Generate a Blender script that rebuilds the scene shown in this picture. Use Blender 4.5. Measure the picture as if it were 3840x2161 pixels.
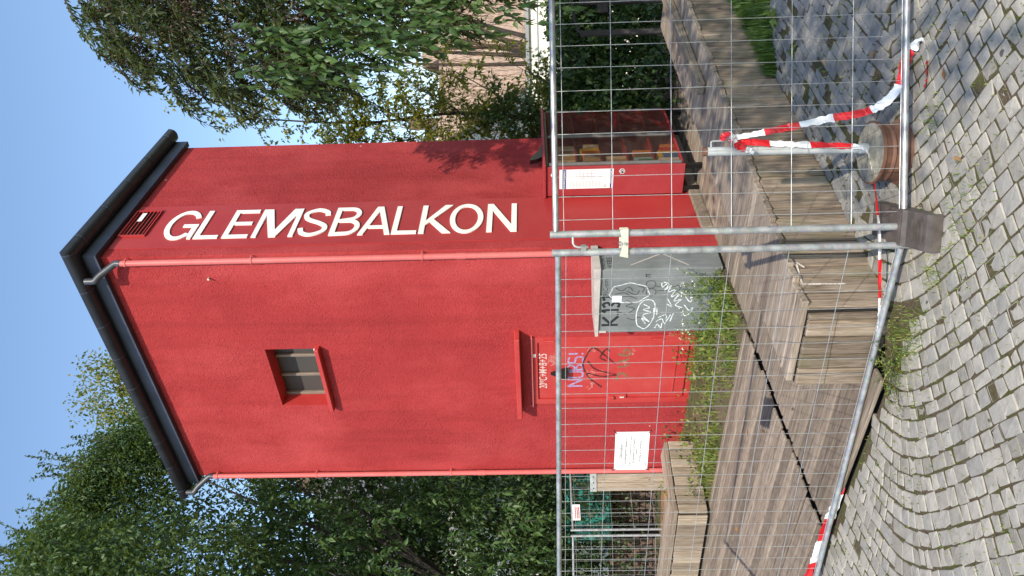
import bpy, math, random
import numpy as np
from mathutils import Vector, Matrix
random.seed(7); rng = np.random.default_rng(11)
for o in list(bpy.data.objects): bpy.data.objects.remove(o, do_unlink=True)
scene = bpy.context.scene
COL = scene.collection

# ------------------------------------------------------------------ camera
PITCH, ROLL = 0.0316, 0.0214
fwd = Vector((0, math.cos(PITCH), math.sin(PITCH)))
up0 = Vector((0, -math.sin(PITCH), math.cos(PITCH)))
rt0 = Vector((1, 0, 0))
rt = rt0 * math.cos(ROLL) - up0 * math.sin(ROLL)
up = up0 * math.cos(ROLL) + rt0 * math.sin(ROLL)
cam_d = bpy.data.cameras.new('camera'); cam = bpy.data.objects.new('camera', cam_d); COL.objects.link(cam)
cx, cy, cz = -up, rt, -fwd                      # phone held on its side: picture right is down
cam.matrix_world = Matrix(((cx.x, cy.x, cz.x, 0), (cx.y, cy.y, cz.y, 0), (cx.z, cy.z, cz.z, 2.15), (0, 0, 0, 1)))
cam_d.sensor_fit = 'HORIZONTAL'; cam_d.sensor_width = 36.0
cam_d.lens = 36.0 * 2762.6 / 3840.0
cam_d.clip_start = 0.05; cam_d.clip_end = 4000
scene.camera = cam
# ------------------------------------------------------------------ sky, sun, exposure
SUN_EL, SUN_AZ = math.radians(38.5), math.radians(-2.5)     # shadows fall away from the camera, slightly right
world = bpy.data.worlds.new('World'); scene.world = world; world.use_nodes = True
wn = world.node_tree.nodes; wl = world.node_tree.links
for n in list(wn): wn.remove(n)
sky = wn.new('ShaderNodeTexSky'); sky.sky_type = 'NISHITA'; sky.sun_disc = False
sky.sun_elevation = SUN_EL; sky.sun_rotation = math.pi + SUN_AZ
sky.air_density = 1.3; sky.dust_density = 0.7; sky.ozone_density = 2.5; sky.altitude = 200
bg = wn.new('ShaderNodeBackground'); bg.inputs['Strength'].default_value = 0.15
wo = wn.new('ShaderNodeOutputWorld')
wl.new(sky.outputs[0], bg.inputs[0]); wl.new(bg.outputs[0], wo.inputs[0])
sd = bpy.data.lights.new('sun', 'SUN'); sun = bpy.data.objects.new('sun', sd); COL.objects.link(sun)
sd.energy = 3.2; sd.angle = math.radians(0.53); sd.color = (1.0, 0.92, 0.79)
ray = Vector((math.sin(SUN_AZ) * math.cos(SUN_EL), math.cos(SUN_AZ) * math.cos(SUN_EL), -math.sin(SUN_EL)))
sun.rotation_euler = ray.to_track_quat('-Z', 'Y').to_euler(); sun.location = (-1, -10, 12)
scene.view_settings.view_transform = 'Standard'; scene.view_settings.look = 'None'
scene.view_settings.exposure = 0.76; scene.view_settings.gamma = 1.0
scene.view_settings.use_curve_mapping = False
scene.render.engine = 'CYCLES'
scene.cycles.max_bounces = 6; scene.cycles.transparent_max_bounces = 8

# ------------------------------------------------------------------ helpers
TH = 0.6489
CORNER = Vector((0.4618, 8.5, 0.0))
def tag(o, label=None, cat=None, group=None, kind=None):
    if label: o['label'] = label
    if cat: o['category'] = cat
    if group: o['group'] = group
    if kind: o['kind'] = kind
    return o
def empty(name, loc=(0, 0, 0), rz=0.0, label=None, cat=None, group=None):
    o = bpy.data.objects.new(name, None); COL.objects.link(o)
    o.location = loc; o.rotation_euler = (0, 0, rz); o.empty_display_size = .1
    return tag(o, label, cat, group)
def frame_empty(name, label, cat, group=None):            # building frame: x to the right along the door wall, y into depth
    return empty(name, CORNER, -TH, label, cat, group)
def link(name, me, mat, parent=None):
    o = bpy.data.objects.new(name, me); COL.objects.link(o)
    if mat is not None and not me.materials: me.materials.append(mat)
    if parent is not None: o.parent = parent
    return o
class MB:
    def __init__(s): s.v = []; s.f = []
    def add(s, vs, fs):
        b = len(s.v); s.v += [tuple(p) for p in vs]; s.f += [tuple(i + b for i in f) for f in fs]; return s
    def box(s, x0, x1, y0, y1, z0, z1):
        return s.add([(x0,y0,z0),(x1,y0,z0),(x1,y1,z0),(x0,y1,z0),(x0,y0,z1),(x1,y0,z1),(x1,y1,z1),(x0,y1,z1)],
                     [(0,3,2,1),(4,5,6,7),(0,1,5,4),(1,2,6,5),(2,3,7,6),(3,0,4,7)])
    def cbox(s, x0, x1, y0, y1, z0, z1, c=.006):          # chamfered box
        vs = []
        for (ax) in range(3): pass
        X = (x0, x0+c, x1-c, x1); Y = (y0, y0+c, y1-c, y1); Z = (z0, z0+c, z1-c, z1)
        def P(i, j, k): return (X[i], Y[j], Z[k])
        A = lambda *p: s.add([P(*q) for q in p], [tuple(range(len(p)))])
        A((1,1,0),(1,2,0),(2,2,0),(2,1,0)); A((1,1,3),(2,1,3),(2,2,3),(1,2,3))
        A((1,0,1),(2,0,1),(2,0,2),(1,0,2)); A((1,3,1),(1,3,2),(2,3,2),(2,3,1))
        A((0,1,1),(0,1,2),(0,2,2),(0,2,1)); A((3,1,1),(3,2,1),(3,2,2),(3,1,2))
        A((1,1,3),(1,0,2),(2,0,2),(2,1,3)); A((1,2,3),(2,2,3),(2,3,2),(1,3,2)); A((1,1,0),(2,1,0),(2,0,1),(1,0,1)); A((1,2,0),(1,3,1),(2,3,1),(2,2,0))
        A((0,1,2),(1,1,3),(1,2,3),(0,2,2)); A((3,1,2),(3,2,2),(2,2,3),(2,1,3)); A((0,1,1),(0,2,1),(1,2,0),(1,1,0)); A((3,1,1),(2,1,0),(2,2,0),(3,2,1))
        A((0,1,1),(1,0,1),(1,0,2),(0,1,2)); A((3,1,1),(3,1,2),(2,0,2),(2,0,1)); A((0,2,1),(0,2,2),(1,3,2),(1,3,1)); A((3,2,1),(2,3,1),(2,3,2),(3,2,2))
        for i, a in ((0, 1), (3, 2)):
            for j, b in ((0, 1), (3, 2)):
                for k, d in ((0, 1), (3, 2)): A((i, b, d), (a, j, d), (a, b, k))
        return s
    def prism(s, poly, h0, h1, f):                        # poly of (a,b); f(a,b,h) -> point
        n = len(poly)
        return s.add([f(a, b, h0) for a, b in poly] + [f(a, b, h1) for a, b in poly],
                     [tuple(range(n))[::-1], tuple(range(n, 2*n))] + [(i, (i+1) % n, n+(i+1) % n, n+i) for i in range(n)])
    def tube(s, pts, r, seg=8, cap=True):
        pts = [Vector(p) for p in pts]; rs = r if isinstance(r, (list, tuple)) else [r]*len(pts)
        n = len(pts); rings = []; b0 = None
        for i, p in enumerate(pts):
            t = ((pts[i+1] if i < n-1 else p) - (pts[i-1] if i else p)).normalized()
            if b0 is None:
                a = Vector((0, 0, 1)) if abs(t.z) < .9 else Vector((1, 0, 0)); b0 = t.cross(a).normalized()
            b0 = (b0 - t * b0.dot(t)).normalized(); c = t.cross(b0)
            rings.append([p + (b0*math.cos(k*2*math.pi/seg) + c*math.sin(k*2*math.pi/seg))*rs[i] for k in range(seg)])
        vs = [q for R in rings for q in R]; fs = []
        for i in range(n-1):
            for k in range(seg): fs.append((i*seg+k, i*seg+(k+1) % seg, (i+1)*seg+(k+1) % seg, (i+1)*seg+k))
        if cap: fs += [tuple(range(seg))[::-1], tuple((n-1)*seg+k for k in range(seg))]
        return s.add(vs, fs)
    def lathe(s, prof, seg=32, o=(0, 0, 0)):
        vs = []; n = len(prof)
        for r, z in prof:
            for k in range(seg):
                a = 2*math.pi*k/seg; vs.append((o[0]+r*math.cos(a), o[1]+r*math.sin(a), o[2]+z))
        fs = [(i*seg+k, i*seg+(k+1) % seg, (i+1)*seg+(k+1) % seg, (i+1)*seg+k) for i in range(n-1) for k in range(seg)]
        fs += [tuple(range(seg))[::-1], tuple((n-1)*seg+k for k in range(seg))]
        return s.add(vs, fs)
    def build(s, name, mat, parent=None, smooth=False):
        me = bpy.data.meshes.new(name); me.from_pydata(s.v, [], s.f); me.update()
        if smooth:
            for p in me.polygons: p.use_smooth = True
            try: me.set_sharp_from_angle(angle=math.radians(35))
            except Exception: pass
        return link(name, me, mat, parent)
def np_mesh(name, V, F, mat, parent=None, k=3):           # arrays of verts and k-gons
    me = bpy.data.meshes.new(name)
    V = np.asarray(V, np.float32).reshape(-1, 3); F = np.asarray(F, np.int32).reshape(-1, k)
    me.vertices.add(len(V)); me.vertices.foreach_set('co', V.ravel())
    me.loops.add(F.size); me.loops.foreach_set('vertex_index', F.ravel())
    me.polygons.add(len(F)); me.polygons.foreach_set('loop_start', np.arange(0, F.size, k, dtype=np.int32))
    me.polygons.foreach_set('loop_total', np.full(len(F), k, np.int32))
    me.update(calc_edges=True); me.validate()
    return link(name, me, mat, parent)
def place(o, loc, X, Y, Z):
    o.matrix_local = Matrix(((X[0], Y[0], Z[0], loc[0]), (X[1], Y[1], Z[1], loc[1]), (X[2], Y[2], Z[2], loc[2]), (0, 0, 0, 1)))
    return o
def plank(name, mat, parent, L, W, T, loc, X, Y, c=.006):  # length along local x, centre at loc
    X = Vector(X).normalized(); Y = Vector(Y); Y = (Y - X*Y.dot(X)).normalized(); Z = X.cross(Y)
    o = MB().cbox(-L/2, L/2, -W/2, W/2, -T/2, T/2, c).build(name, mat, parent)
    return place(o, loc, X, Y, Z)

# ------------------------------------------------------------------ materials
def new_mat(name):
    m = bpy.data.materials.new(name); m.use_nodes = True
    N = m.node_tree.nodes; L = m.node_tree.links
    return m, N, L, N['Principled BSDF']
def nz(N, L, vec, scale, detail=4, rough=.55, dist=0.0):
    t = N.new('ShaderNodeTexNoise'); t.inputs['Scale'].default_value = scale; t.inputs['Detail'].default_value = detail
    t.inputs['Roughness'].default_value = rough; t.inputs['Distortion'].default_value = dist
    if vec is not None: L.new(vec, t.inputs['Vector'])
    return t.outputs['Fac']
def ramp(N, L, fac, stops):
    r = N.new('ShaderNodeValToRGB'); e = r.color_ramp.elements
    while len(e) < len(stops): e.new(.5)
    for i, (p, c) in enumerate(stops): e[i].position = p; e[i].color = (*c, 1) if len(c) == 3 else c
    L.new(fac, r.inputs[0]); return r.outputs[0]
def mix(N, L, a, b, fac, mode='MIX'):
    m = N.new('ShaderNodeMix'); m.data_type = 'RGBA'; m.blend_type = mode
    for k, v in ((6, a), (7, b)):
        if isinstance(v, tuple): m.inputs[k].default_value = (*v, 1)
        else: L.new(v, m.inputs[k])
    if isinstance(fac, (int, float)): m.inputs[0].default_value = fac
    else: L.new(fac, m.inputs[0])
    return m.outputs[2]
def bump(N, L, b, h, strength, dist, prev=None):
    n = N.new('ShaderNodeBump'); n.inputs['Strength'].default_value = strength; n.inputs['Distance'].default_value = dist
    L.new(h, n.inputs['Height'])
    if prev is not None: L.new(prev, n.inputs['Normal'])
    L.new(n.outputs[0], b.inputs['Normal']); return n.outputs[0]
def coords(N, kind='Object'):
    return N.new('ShaderNodeTexCoord').outputs[kind]
def mapping(N, L, vec, scale=(1, 1, 1), loc=(0, 0, 0), rot=(0, 0, 0)):
    m = N.new('ShaderNodeMapping'); m.inputs['Scale'].default_value = scale; m.inputs['Location'].default_value = loc; m.inputs['Rotation'].default_value = rot
    L.new(vec, m.inputs[0]); return m.outputs[0]
def math_n(N, L, op, a, b=None):
    m = N.new('ShaderNodeMath'); m.operation = op
    for i, v in enumerate((a, b)):
        if v is None: continue
        if isinstance(v, (int, float)): m.inputs[i].default_value = v
        else: L.new(v, m.inputs[i])
    return m.outputs[0]
def plain(name, col, rough=.6, metal=0.0, var=.12, scale=8, bs=0, bscale=60, bd=.002, spec=.5):
    m, N, L, b = new_mat(name); co = coords(N)
    f = nz(N, L, co, scale, 5)
    lo = tuple(c*(1-var) for c in col); hi = tuple(min(1, c*(1+var)) for c in col)
    L.new(ramp(N, L, f, [(.3, lo), (.7, hi)]), b.inputs['Base Color'])
    b.inputs['Roughness'].default_value = rough; b.inputs['Metallic'].default_value = metal
    b.inputs['Specular IOR Level'].default_value = spec
    if bs: bump(N, L, b, nz(N, L, co, bscale, 3), bs, bd)
    return m
def render_red():
    m, N, L, b = new_mat('red_render'); co = coords(N)
    big = nz(N, L, co, .7, 4, .6); mid = nz(N, L, co, 5, 4)
    c = ramp(N, L, big, [(.3, (.295, .024, .026)), (.55, (.355, .030, .032)), (.75, (.41, .042, .043))])
    c = mix(N, L, c, (.56, .075, .075), math_n(N, L, 'MULTIPLY', mid, .25))
    w = nz(N, L, mapping(N, L, co, (1, 1, 1)), 34, 2.5, .5, 1.6)
    c = mix(N, L, c, (.20, .012, .012), ramp(N, L, w, [(.30, (.55, .55, .55)), (.46, (0, 0, 0))]))
    # chipped pale specks
    vo = N.new('ShaderNodeTexVoronoi'); vo.inputs['Scale'].default_value = 1.6; L.new(co, vo.inputs['Vector'])
    c = mix(N, L, c, (.75, .62, .45), ramp(N, L, vo.outputs['Distance'], [(.018, (1, 1, 1)), (.022, (0, 0, 0))]))
    stv = nz(N, L, mapping(N, L, co, (3.2, 3.2, .22)), 1.6, 5, .65)
    c = mix(N, L, c, (.26, .022, .022), math_n(N, L, 'MULTIPLY', ramp(N, L, stv, [(.48, (0, 0, 0)), (.72, (1, 1, 1))]), .6))
    fad = nz(N, L, mapping(N, L, co, (1, 1, .6), loc=(4, 2, 1)), .9, 5, .6)
    c = mix(N, L, c, (.57, .085, .085), math_n(N, L, 'MULTIPLY', ramp(N, L, fad, [(.48, (0, 0, 0)), (.70, (1, 1, 1))]), .5))
    L.new(c, b.inputs['Base Color']); b.inputs['Roughness'].default_value = .85; b.inputs['Specular IOR Level'].default_value = .25
    pat = ramp(N, L, nz(N, L, mapping(N, L, co, (1, 1, .8), loc=(1.3, 0, 2.2)), .8, 2, .5), [(.52, (.55, .55, .55)), (.66, (1, 1, 1))])
    p = bump(N, L, b, math_n(N, L, 'MULTIPLY', w, pat), .9, .026)
    bump(N, L, b, nz(N, L, co, 2.2, 3), .35, .03, p)
    return m
def wood(name, c0, c1, c2, green=0.0, dark=.5):
    m, N, L, b = new_mat(name); co = coords(N)
    oi = N.new('ShaderNodeObjectInfo')
    off = N.new('ShaderNodeVectorMath'); off.operation = 'SCALE'; off.inputs[0].default_value = (13.1, 7.7, 5.3); L.new(oi.outputs['Random'], off.inputs['Scale'])
    ad = N.new('ShaderNodeVectorMath'); ad.operation = 'ADD'; L.new(co, ad.inputs[0]); L.new(off.outputs[0], ad.inputs[1])
    v = ad.outputs[0]
    g = nz(N, L, mapping(N, L, v, (1.2, 16, 16)), 2.2, 7, .62, .9)
    fine = nz(N, L, mapping(N, L, v, (2.5, 90, 90)), 2.4, 4, .6, .3)
    c = ramp(N, L, g, [(.30, c0), (.5, c1), (.72, c2)])
    c = mix(N, L, c, (c0[0]*.35, c0[1]*.33, c0[2]*.32), ramp(N, L, fine, [(.28, (.85, .85, .85)), (.47, (0, 0, 0))]))
    kn = N.new('ShaderNodeTexVoronoi'); kn.inputs['Scale'].default_value = 3.1; L.new(mapping(N, L, v, (1, 2.2, 2.2)), kn.inputs['Vector'])
    c = mix(N, L, c, (.05, .032, .02), ramp(N, L, kn.outputs['Distance'], [(.035, (.8, .8, .8)), (.085, (0, 0, 0))]))
    hs = N.new('ShaderNodeHueSaturation'); L.new(c, hs.inputs['Color'])
    L.new(math_n(N, L, 'ADD', math_n(N, L, 'MULTIPLY', oi.outputs['Random'], .6), .76), hs.inputs['Value'])
    c = hs.outputs[0]
    if green:
        c = mix(N, L, c, (.10, .12, .04), math_n(N, L, 'MULTIPLY', ramp(N, L, nz(N, L, v, 3.0, 4), [(.5, (0, 0, 0)), (.7, (1, 1, 1))]), green))
    L.new(c, b.inputs['Base Color']); b.inputs['Roughness'].default_value = .82; b.inputs['Specular IOR Level'].default_value = .25
    p = bump(N, L, b, fine, .55, .006); bump(N, L, b, g, .5, .006, p)
    return m
def leaf_mat(name, lo, mid, hi, trans=.35, rough=.45):
    m, N, L, b = new_mat(name)
    ge = N.new('ShaderNodeNewGeometry')
    c = ramp(N, L, ge.outputs['Random Per Island'], [(.0, lo), (.55, mid), (1.0, hi)])
    L.new(c, b.inputs['Base Color']); b.inputs['Roughness'].default_value = rough; b.inputs['Specular IOR Level'].default_value = .35
    tr = N.new('ShaderNodeBsdfTranslucent'); L.new(mix(N, L, c, (.35, .42, .04), .35), tr.inputs['Color'])
    ms = N.new('ShaderNodeMixShader'); ms.inputs[0].default_value = trans
    L.new(b.outputs[0], ms.inputs[1]); L.new(tr.outputs[0], ms.inputs[2]); L.new(ms.outputs[0], N['Material Output'].inputs[0])
    return m
def galv(name, base=.42, rough=.42):
    m, N, L, b = new_mat(name); co = coords(N)
    vo = N.new('ShaderNodeTexVoronoi'); vo.inputs['Scale'].default_value = 55; L.new(co, vo.inputs['Vector'])
    s = nz(N, L, co, 14, 5, .65)
    c = ramp(N, L, s, [(.3, (base*.62, base*.64, base*.66)), (.7, (base*1.25, base*1.27, base*1.27))])
    c = mix(N, L, c, vo.outputs['Color'], .07)
    L.new(c, b.inputs['Base Color']); b.inputs['Metallic'].default_value = .55
    L.new(ramp(N, L, s, [(.3, (rough-.1,)*3), (.7, (rough+.15,)*3)]), b.inputs['Roughness'])
    return m
def cobble_mat(name, cols, island=False, scale=1.0):
    m, N, L, b = new_mat(name); co = N.new('ShaderNodeNewGeometry').outputs['Position']
    if island: r = N.new('ShaderNodeNewGeometry').outputs['Random Per Island']
    else: r = N.new('ShaderNodeObjectInfo').outputs['Random']
    c = ramp(N, L, r, [(0, cols[0]), (.35, cols[1]), (.7, cols[2]), (1, cols[3])])
    sp = nz(N, L, co, 260*scale, 2, .7); mid = nz(N, L, co, 14*scale, 4)
    c = mix(N, L, c, (.09, .085, .075), math_n(N, L, 'MULTIPLY', ramp(N, L, mid, [(.45, (0, 0, 0)), (.75, (1, 1, 1))]), .45))
    c = mix(N, L, c, (.42, .42, .40), math_n(N, L, 'MULTIPLY', sp, .28))
    # black tar spots, a shape of their own
    vo = nz(N, L, co, 5.5, 3, .55)
    c = mix(N, L, c, (.025, .023, .024), ramp(N, L, vo, [(.70, (0, 0, 0)), (.715, (.8, .8, .8))]))
    L.new(c, b.inputs['Base Color']); b.inputs['Roughness'].default_value = .75; b.inputs['Specular IOR Level'].default_value = .3
    p = bump(N, L, b, nz(N, L, co, 90*scale, 4, .6), .5, .004); bump(N, L, b, nz(N, L, co, 22*scale, 3), .6, .008, p)
    return m
def soil_mat(name, a, b_, moss):
    m, N, L, b = new_mat(name); co = coords(N)
    c = ramp(N, L, nz(N, L, co, 40, 5, .7), [(.3, a), (.7, b_)])
    c = mix(N, L, c, moss, ramp(N, L, nz(N, L, co, 4.5, 4, .6), [(.42, (0, 0, 0)), (.62, (.9, .9, .9))]))
    L.new(c, b.inputs['Base Color']); b.inputs['Roughness'].default_value = .95; b.inputs['Specular IOR Level'].default_value = .1
    bump(N, L, b, nz(N, L, co, 70, 4, .7), .9, .012)
    return m
def glass_mat():
    m, N, L, b = new_mat('dusty_glass'); co = coords(N)
    tr = N.new('ShaderNodeBsdfTransparent'); tr.inputs[0].default_value = (.80, .74, .68, 1)
    gl = N.new('ShaderNodeBsdfGlossy'); gl.inputs['Roughness'].default_value = .12
    gl.inputs[0].default_value = (.9, .9, .9, 1)
    df = N.new('ShaderNodeBsdfDiffuse'); df.inputs[0].default_value = (.45, .42, .38, 1)
    m1 = N.new('ShaderNodeMixShader'); L.new(math_n(N, L, 'MULTIPLY', nz(N, L, co, 5, 4), .07), m1.inputs[0]); L.new(tr.outputs[0], m1.inputs[1]); L.new(df.outputs[0], m1.inputs[2])
    fr = N.new('ShaderNodeLayerWeight'); fr.inputs[0].default_value = .5; fw = math_n(N, L, 'ADD', math_n(N, L, 'MULTIPLY', math_n(N, L, 'POWER', fr.outputs['Facing'], 4.0), .35), .03)
    m2 = N.new('ShaderNodeMixShader'); L.new(fw, m2.inputs[0]); L.new(m1.outputs[0], m2.inputs[1]); L.new(gl.outputs[0], m2.inputs[2])
    L.new(m2.outputs[0], N['Material Output'].inputs[0]); return m
def cabinet_mat():
    m, N, L, b = new_mat('zinc_cabinet'); co = coords(N)
    s = nz(N, L, co, 3.0, 6, .65); st = nz(N, L, mapping(N, L, co, (40, 40, 1.2)), 1.2, 4, .6)
    c = ramp(N, L, s, [(.3, (.17, .185, .18)), (.7, (.27, .285, .28))])
    c = mix(N, L, c, (.38, .40, .40), math_n(N, L, 'MULTIPLY', ramp(N, L, st, [(.5, (0, 0, 0)), (.8, (1, 1, 1))]), .5))
    sc = nz(N, L, mapping(N, L, co, (6, 60, 22), rot=(.4, .3, .8)), 2.2, 2, .5)
    c = mix(N, L, c, (.55, .57, .58), ramp(N, L, sc, [(.70, (0, 0, 0)), (.74, (.5, .5, .5))]))
    L.new(c, b.inputs['Base Color']); b.inputs['Roughness'].default_value = .5; b.inputs['Metallic'].default_value = .25
    return m
def rough_paint(name, col, worn, amt=.3, wscale=3.0, rough=.6):
    m, N, L, b = new_mat(name); co = coords(N)
    f = nz(N, L, co, wscale, 6, .65); g = nz(N, L, mapping(N, L, co, (1, 1, 12)), 6, 5, .6)
    c = mix(N, L, col, worn, math_n(N, L, 'MULTIPLY', ramp(N, L, f, [(.4, (0, 0, 0)), (.75, (1, 1, 1))]), amt))
    c = mix(N, L, c, tuple(v*.55 for v in col), math_n(N, L, 'MULTIPLY', ramp(N, L, g, [(.55, (0, 0, 0)), (.8, (1, 1, 1))]), amt))
    L.new(c, b.inputs['Base Color']); b.inputs['Roughness'].default_value = rough; b.inputs['Specular IOR Level'].default_value = .35
    bump(N, L, b, f, .25, .004); return m
def mesh_screen():
    m, N, L, b = new_mat('expanded_mesh'); co = coords(N)
    v = mapping(N, L, co, (1, 1, 1), rot=(0, .9, 0))
    w = N.new('ShaderNodeTexWave'); w.inputs['Scale'].default_value = 22; w.inputs['Distortion'].default_value = .6; L.new(v, w.inputs['Vector'])
    L.new(ramp(N, L, w.outputs['Fac'], [(.35, (.016, .014, .013)), (.7, (.10, .09, .08))]), b.inputs['Base Color'])
    b.inputs['Roughness'].default_value = .7; return m
def granite_ground():
    return soil_mat('earth', (.10, .085, .06), (.17, .145, .10), (.07, .09, .03))

M = {}
M['render'] = render_red()
M['redboard'] = rough_paint('red_board', (.36, .026, .026), (.46, .075, .065), .35, 1.2, .55)
M['doorred'] = rough_paint('red_door', (.44, .034, .032), (.52, .10, .085), .45, 2.5, .5)
M['shelfred'] = rough_paint('red_shelf', (.30, .028, .034), (.42, .085, .085), .4, 2.0, .5)
M['pink'] = rough_paint('pink_pipe', (.60, .125, .115), (.62, .22, .21), .5, 1.5, .45)
M['zinc'] = plain('dark_zinc', (.030, .031, .040), .42, .35, .25, 5)
M['fascia'] = plain('dark_fascia', (.052, .060, .088), .5, .1, .25, 3)
M['greypvc'] = plain('grey_plastic_pipe', (.05, .054, .066), .4, 0, .15, 6)
M['galv'] = galv('galvanised'); M['wire'] = galv('galvanised_wire', .45, .45); M['clamp'] = plain('clamp_paint', (.62, .60, .50), .45, .2, .12, 20)
M['deck'] = wood('weathered_deck', (.125, .095, .07), (.24, .19, .145), (.335, .275, .215), .10)
M['board'] = wood('weathered_board', (.105, .076, .054), (.215, .165, .122), (.34, .275, .21), .3)
M['top'] = wood('weathered_top', (.13, .10, .075), (.245, .195, .15), (.36, .30, .24), .05)
M['beam'] = wood('old_beam', (.15, .115, .085), (.26, .205, .155), (.36, .30, .235), .15)
M['pale'] = wood('pale_larch', (.19, .14, .10), (.29, .23, .17), (.39, .32, .25), .08)
M['darkwood'] = wood('dark_stained_wood', (.022, .020, .020), (.035, .031, .030), (.05, .045, .042))
M['under'] = plain('deck_underside', (.016, .014, .012), .95)
M['black'] = plain('black_metal', (.010, .010, .011), .35, .2, .2)
M['plastic'] = plain('recycled_plastic', (.078, .064, .055), .55, 0, .4, 14, .4, 40, .004)
M['rust'] = plain('rusty_rim', (.155, .075, .048), .62, .15, .4, 9, .3, 50, .003)
M['rim_in'] = plain('old_concrete', (.23, .215, .165), .95, 0, .4, 22, .9, 60, .008)
M['polegrey'] = rough_paint('grey_pole', (.44, .46, .47), (.33, .33, .28), .7, 6, .4)
M['tapew'] = plain('white_tape', (.80, .80, .80), .4, 0, .05, 30, .4, 25, .006)
M['taper'] = plain('red_tape', (.58, .015, .022), .38, 0, .08, 30, .4, 25, .006)
M['white'] = plain('white_print', (.82, .82, .82), .35, 0, .02)
M['ink'] = plain('black_ink', (.018, .018, .02), .5)
M['blue'] = plain('blue_print', (.035, .06, .20), .45, 0, .08)
M['greyink'] = plain('grey_ink', (.28, .28, .29), .6)
M['cream'] = plain('cream_letters', (.90, .88, .82), .45, 0, .04, 3)
M['chalk'] = plain('chalk_paint', (.78, .68, .62), .8, 0, .15, 40)
M['lilac'] = plain('lilac_paint', (.36, .33, .56), .6, 0, .15, 20)
M['green_paint'] = plain('green_spray', (.17, .20, .10), .7, 0, .3, 20)
M['spray'] = plain('black_spray', (.06, .02, .018), .7, 0, .5, 12)
M['whitepen'] = plain('white_marker', (.80, .86, .86), .5, 0, .05)
M['pinkpen'] = plain('pink_scratch', (.68, .26, .22), .7, 0, .1)
def paint_mat(name, col, cover, scale):
    m, N, L, b = new_mat(name); co = coords(N); b.inputs['Base Color'].default_value = (*col, 1); b.inputs['Roughness'].default_value = .6
    tr = N.new('ShaderNodeBsdfTransparent'); ms = N.new('ShaderNodeMixShader')
    L.new(ramp(N, L, nz(N, L, co, scale, 4, .7), [(.34, (cover*.35,)*3), (.56, (cover,)*3)]), ms.inputs[0]); L.new(tr.outputs[0], ms.inputs[1]); L.new(b.outputs[0], ms.inputs[2]); L.new(ms.outputs[0], N['Material Output'].inputs[0]); return m
M['lilac'] = paint_mat('lilac_paint', (.40, .36, .60), .85, 30); M['green_paint'] = paint_mat('green_spray', (.17, .20, .10), .7, 22); M['spray'] = paint_mat('black_spray', (.035, .015, .014), .8, 22)
M['whitepen'] = paint_mat('white_marker', (.80, .86, .86), .92, 40); M['pinkpen'] = paint_mat('pink_scratch', (.72, .32, .28), .7, 50); M['chalk'] = paint_mat('chalk_line', (.80, .72, .66), .85, 50)
M['cab'] = cabinet_mat(); M['cabtop'] = plain('cabinet_cap', (.46, .41, .37), .6, 0, .15, 9)
M['glass'] = glass_mat(); M['gasket'] = plain('grey_gasket', (.13, .12, .115), .5, .1, .2)
M['mesh'] = mesh_screen(); M['winframe'] = plain('window_bar', (.20, .155, .12), .6)
M['winwall'] = plain('dark_interior', (.03, .026, .024), .9)
M['joint'] = soil_mat('mossy_joint', (.055, .042, .027), (.16, .122, .08), (.085, .088, .03))
M['soil'] = soil_mat('dry_soil', (.10, .075, .05), (.20, .155, .105), (.08, .085, .035))
M['earth'] = granite_ground()
GR = [(.22, .196, .160), (.31, .281, .234), (.375, .34, .285), (.26, .243, .215)]
M['cobble'] = cobble_mat('granite_sett', GR); M['cobble_s'] = cobble_mat('granite_sett_field', GR, True)
RG = [(.15, .14, .125), (.21, .20, .185), (.26, .245, .22), (.18, .165, .14)]
M['rough'] = cobble_mat('rough_stone', RG, False, .8); M['rough_s'] = cobble_mat('rough_stone_field', RG, True, .8)
M['leafA'] = leaf_mat('leaf_ash', (.020, .036, .013), (.044, .070, .024), (.10, .125, .044), .28)
M['leafB'] = leaf_mat('leaf_vine', (.028, .068, .020), (.055, .115, .032), (.105, .175, .05), .35)
M['leafC'] = leaf_mat('leaf_dense', (.024, .052, .016), (.050, .10, .030), (.095, .15, .042), .35)
M['leafD'] = leaf_mat('leaf_yellowing', (.07, .09, .014), (.17, .19, .030), (.34, .28, .045), .45)
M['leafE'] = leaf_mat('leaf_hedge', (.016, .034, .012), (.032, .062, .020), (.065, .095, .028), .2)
M['leafH'] = leaf_mat('leaf_ivy', (.020, .050, .018), (.042, .088, .028), (.10, .15, .040), .2)
M['leafF'] = leaf_mat('leaf_weed', (.08, .14, .028), (.16, .24, .05), (.30, .32, .08), .42)
M['grass'] = leaf_mat('grass_blade', (.08, .13, .022), (.18, .25, .045), (.38, .36, .10), .35)
M['grassdark'] = leaf_mat('grass_lush', (.035, .08, .016), (.075, .15, .028), (.14, .23, .05), .35)
M['seed'] = leaf_mat('brown_seed', (.05, .028, .022), (.085, .045, .035), (.13, .075, .05), .15)
M['dry'] = leaf_mat('dry_leaf', (.25, .12, .05), (.36, .19, .08), (.50, .34, .18), .15)
M['petal'] = plain('white_petal', (.8, .8, .76), .6)
M['bark'] = plain('bark', (.045, .036, .028), .9, 0, .4, 12, .8, 30, .02)
M['twig'] = plain('twig', (.19, .115, .055), .8, 0, .3, 12)
M['plaster'] = plain('white_plaster', (.74, .72, .65), .9, 0, .06, 2)
M['plaster2'] = plain('grey_plaster', (.60, .61, .63), .9, 0, .06, 2)
M['tile'] = plain('brown_roof_tile', (.33, .23, .165), .8, 0, .25, 3, .5, 12, .03)
M['tile2'] = plain('grey_roof_tile', (.09, .085, .09), .8, 0, .2, 3, .5, 12, .03)
M['pane'] = plain('far_pane', (.03, .035, .045), .15)
M['teal'] = plain('teal_plastic', (.016, .155, .125), .4, 0, .2, 3)
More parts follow.
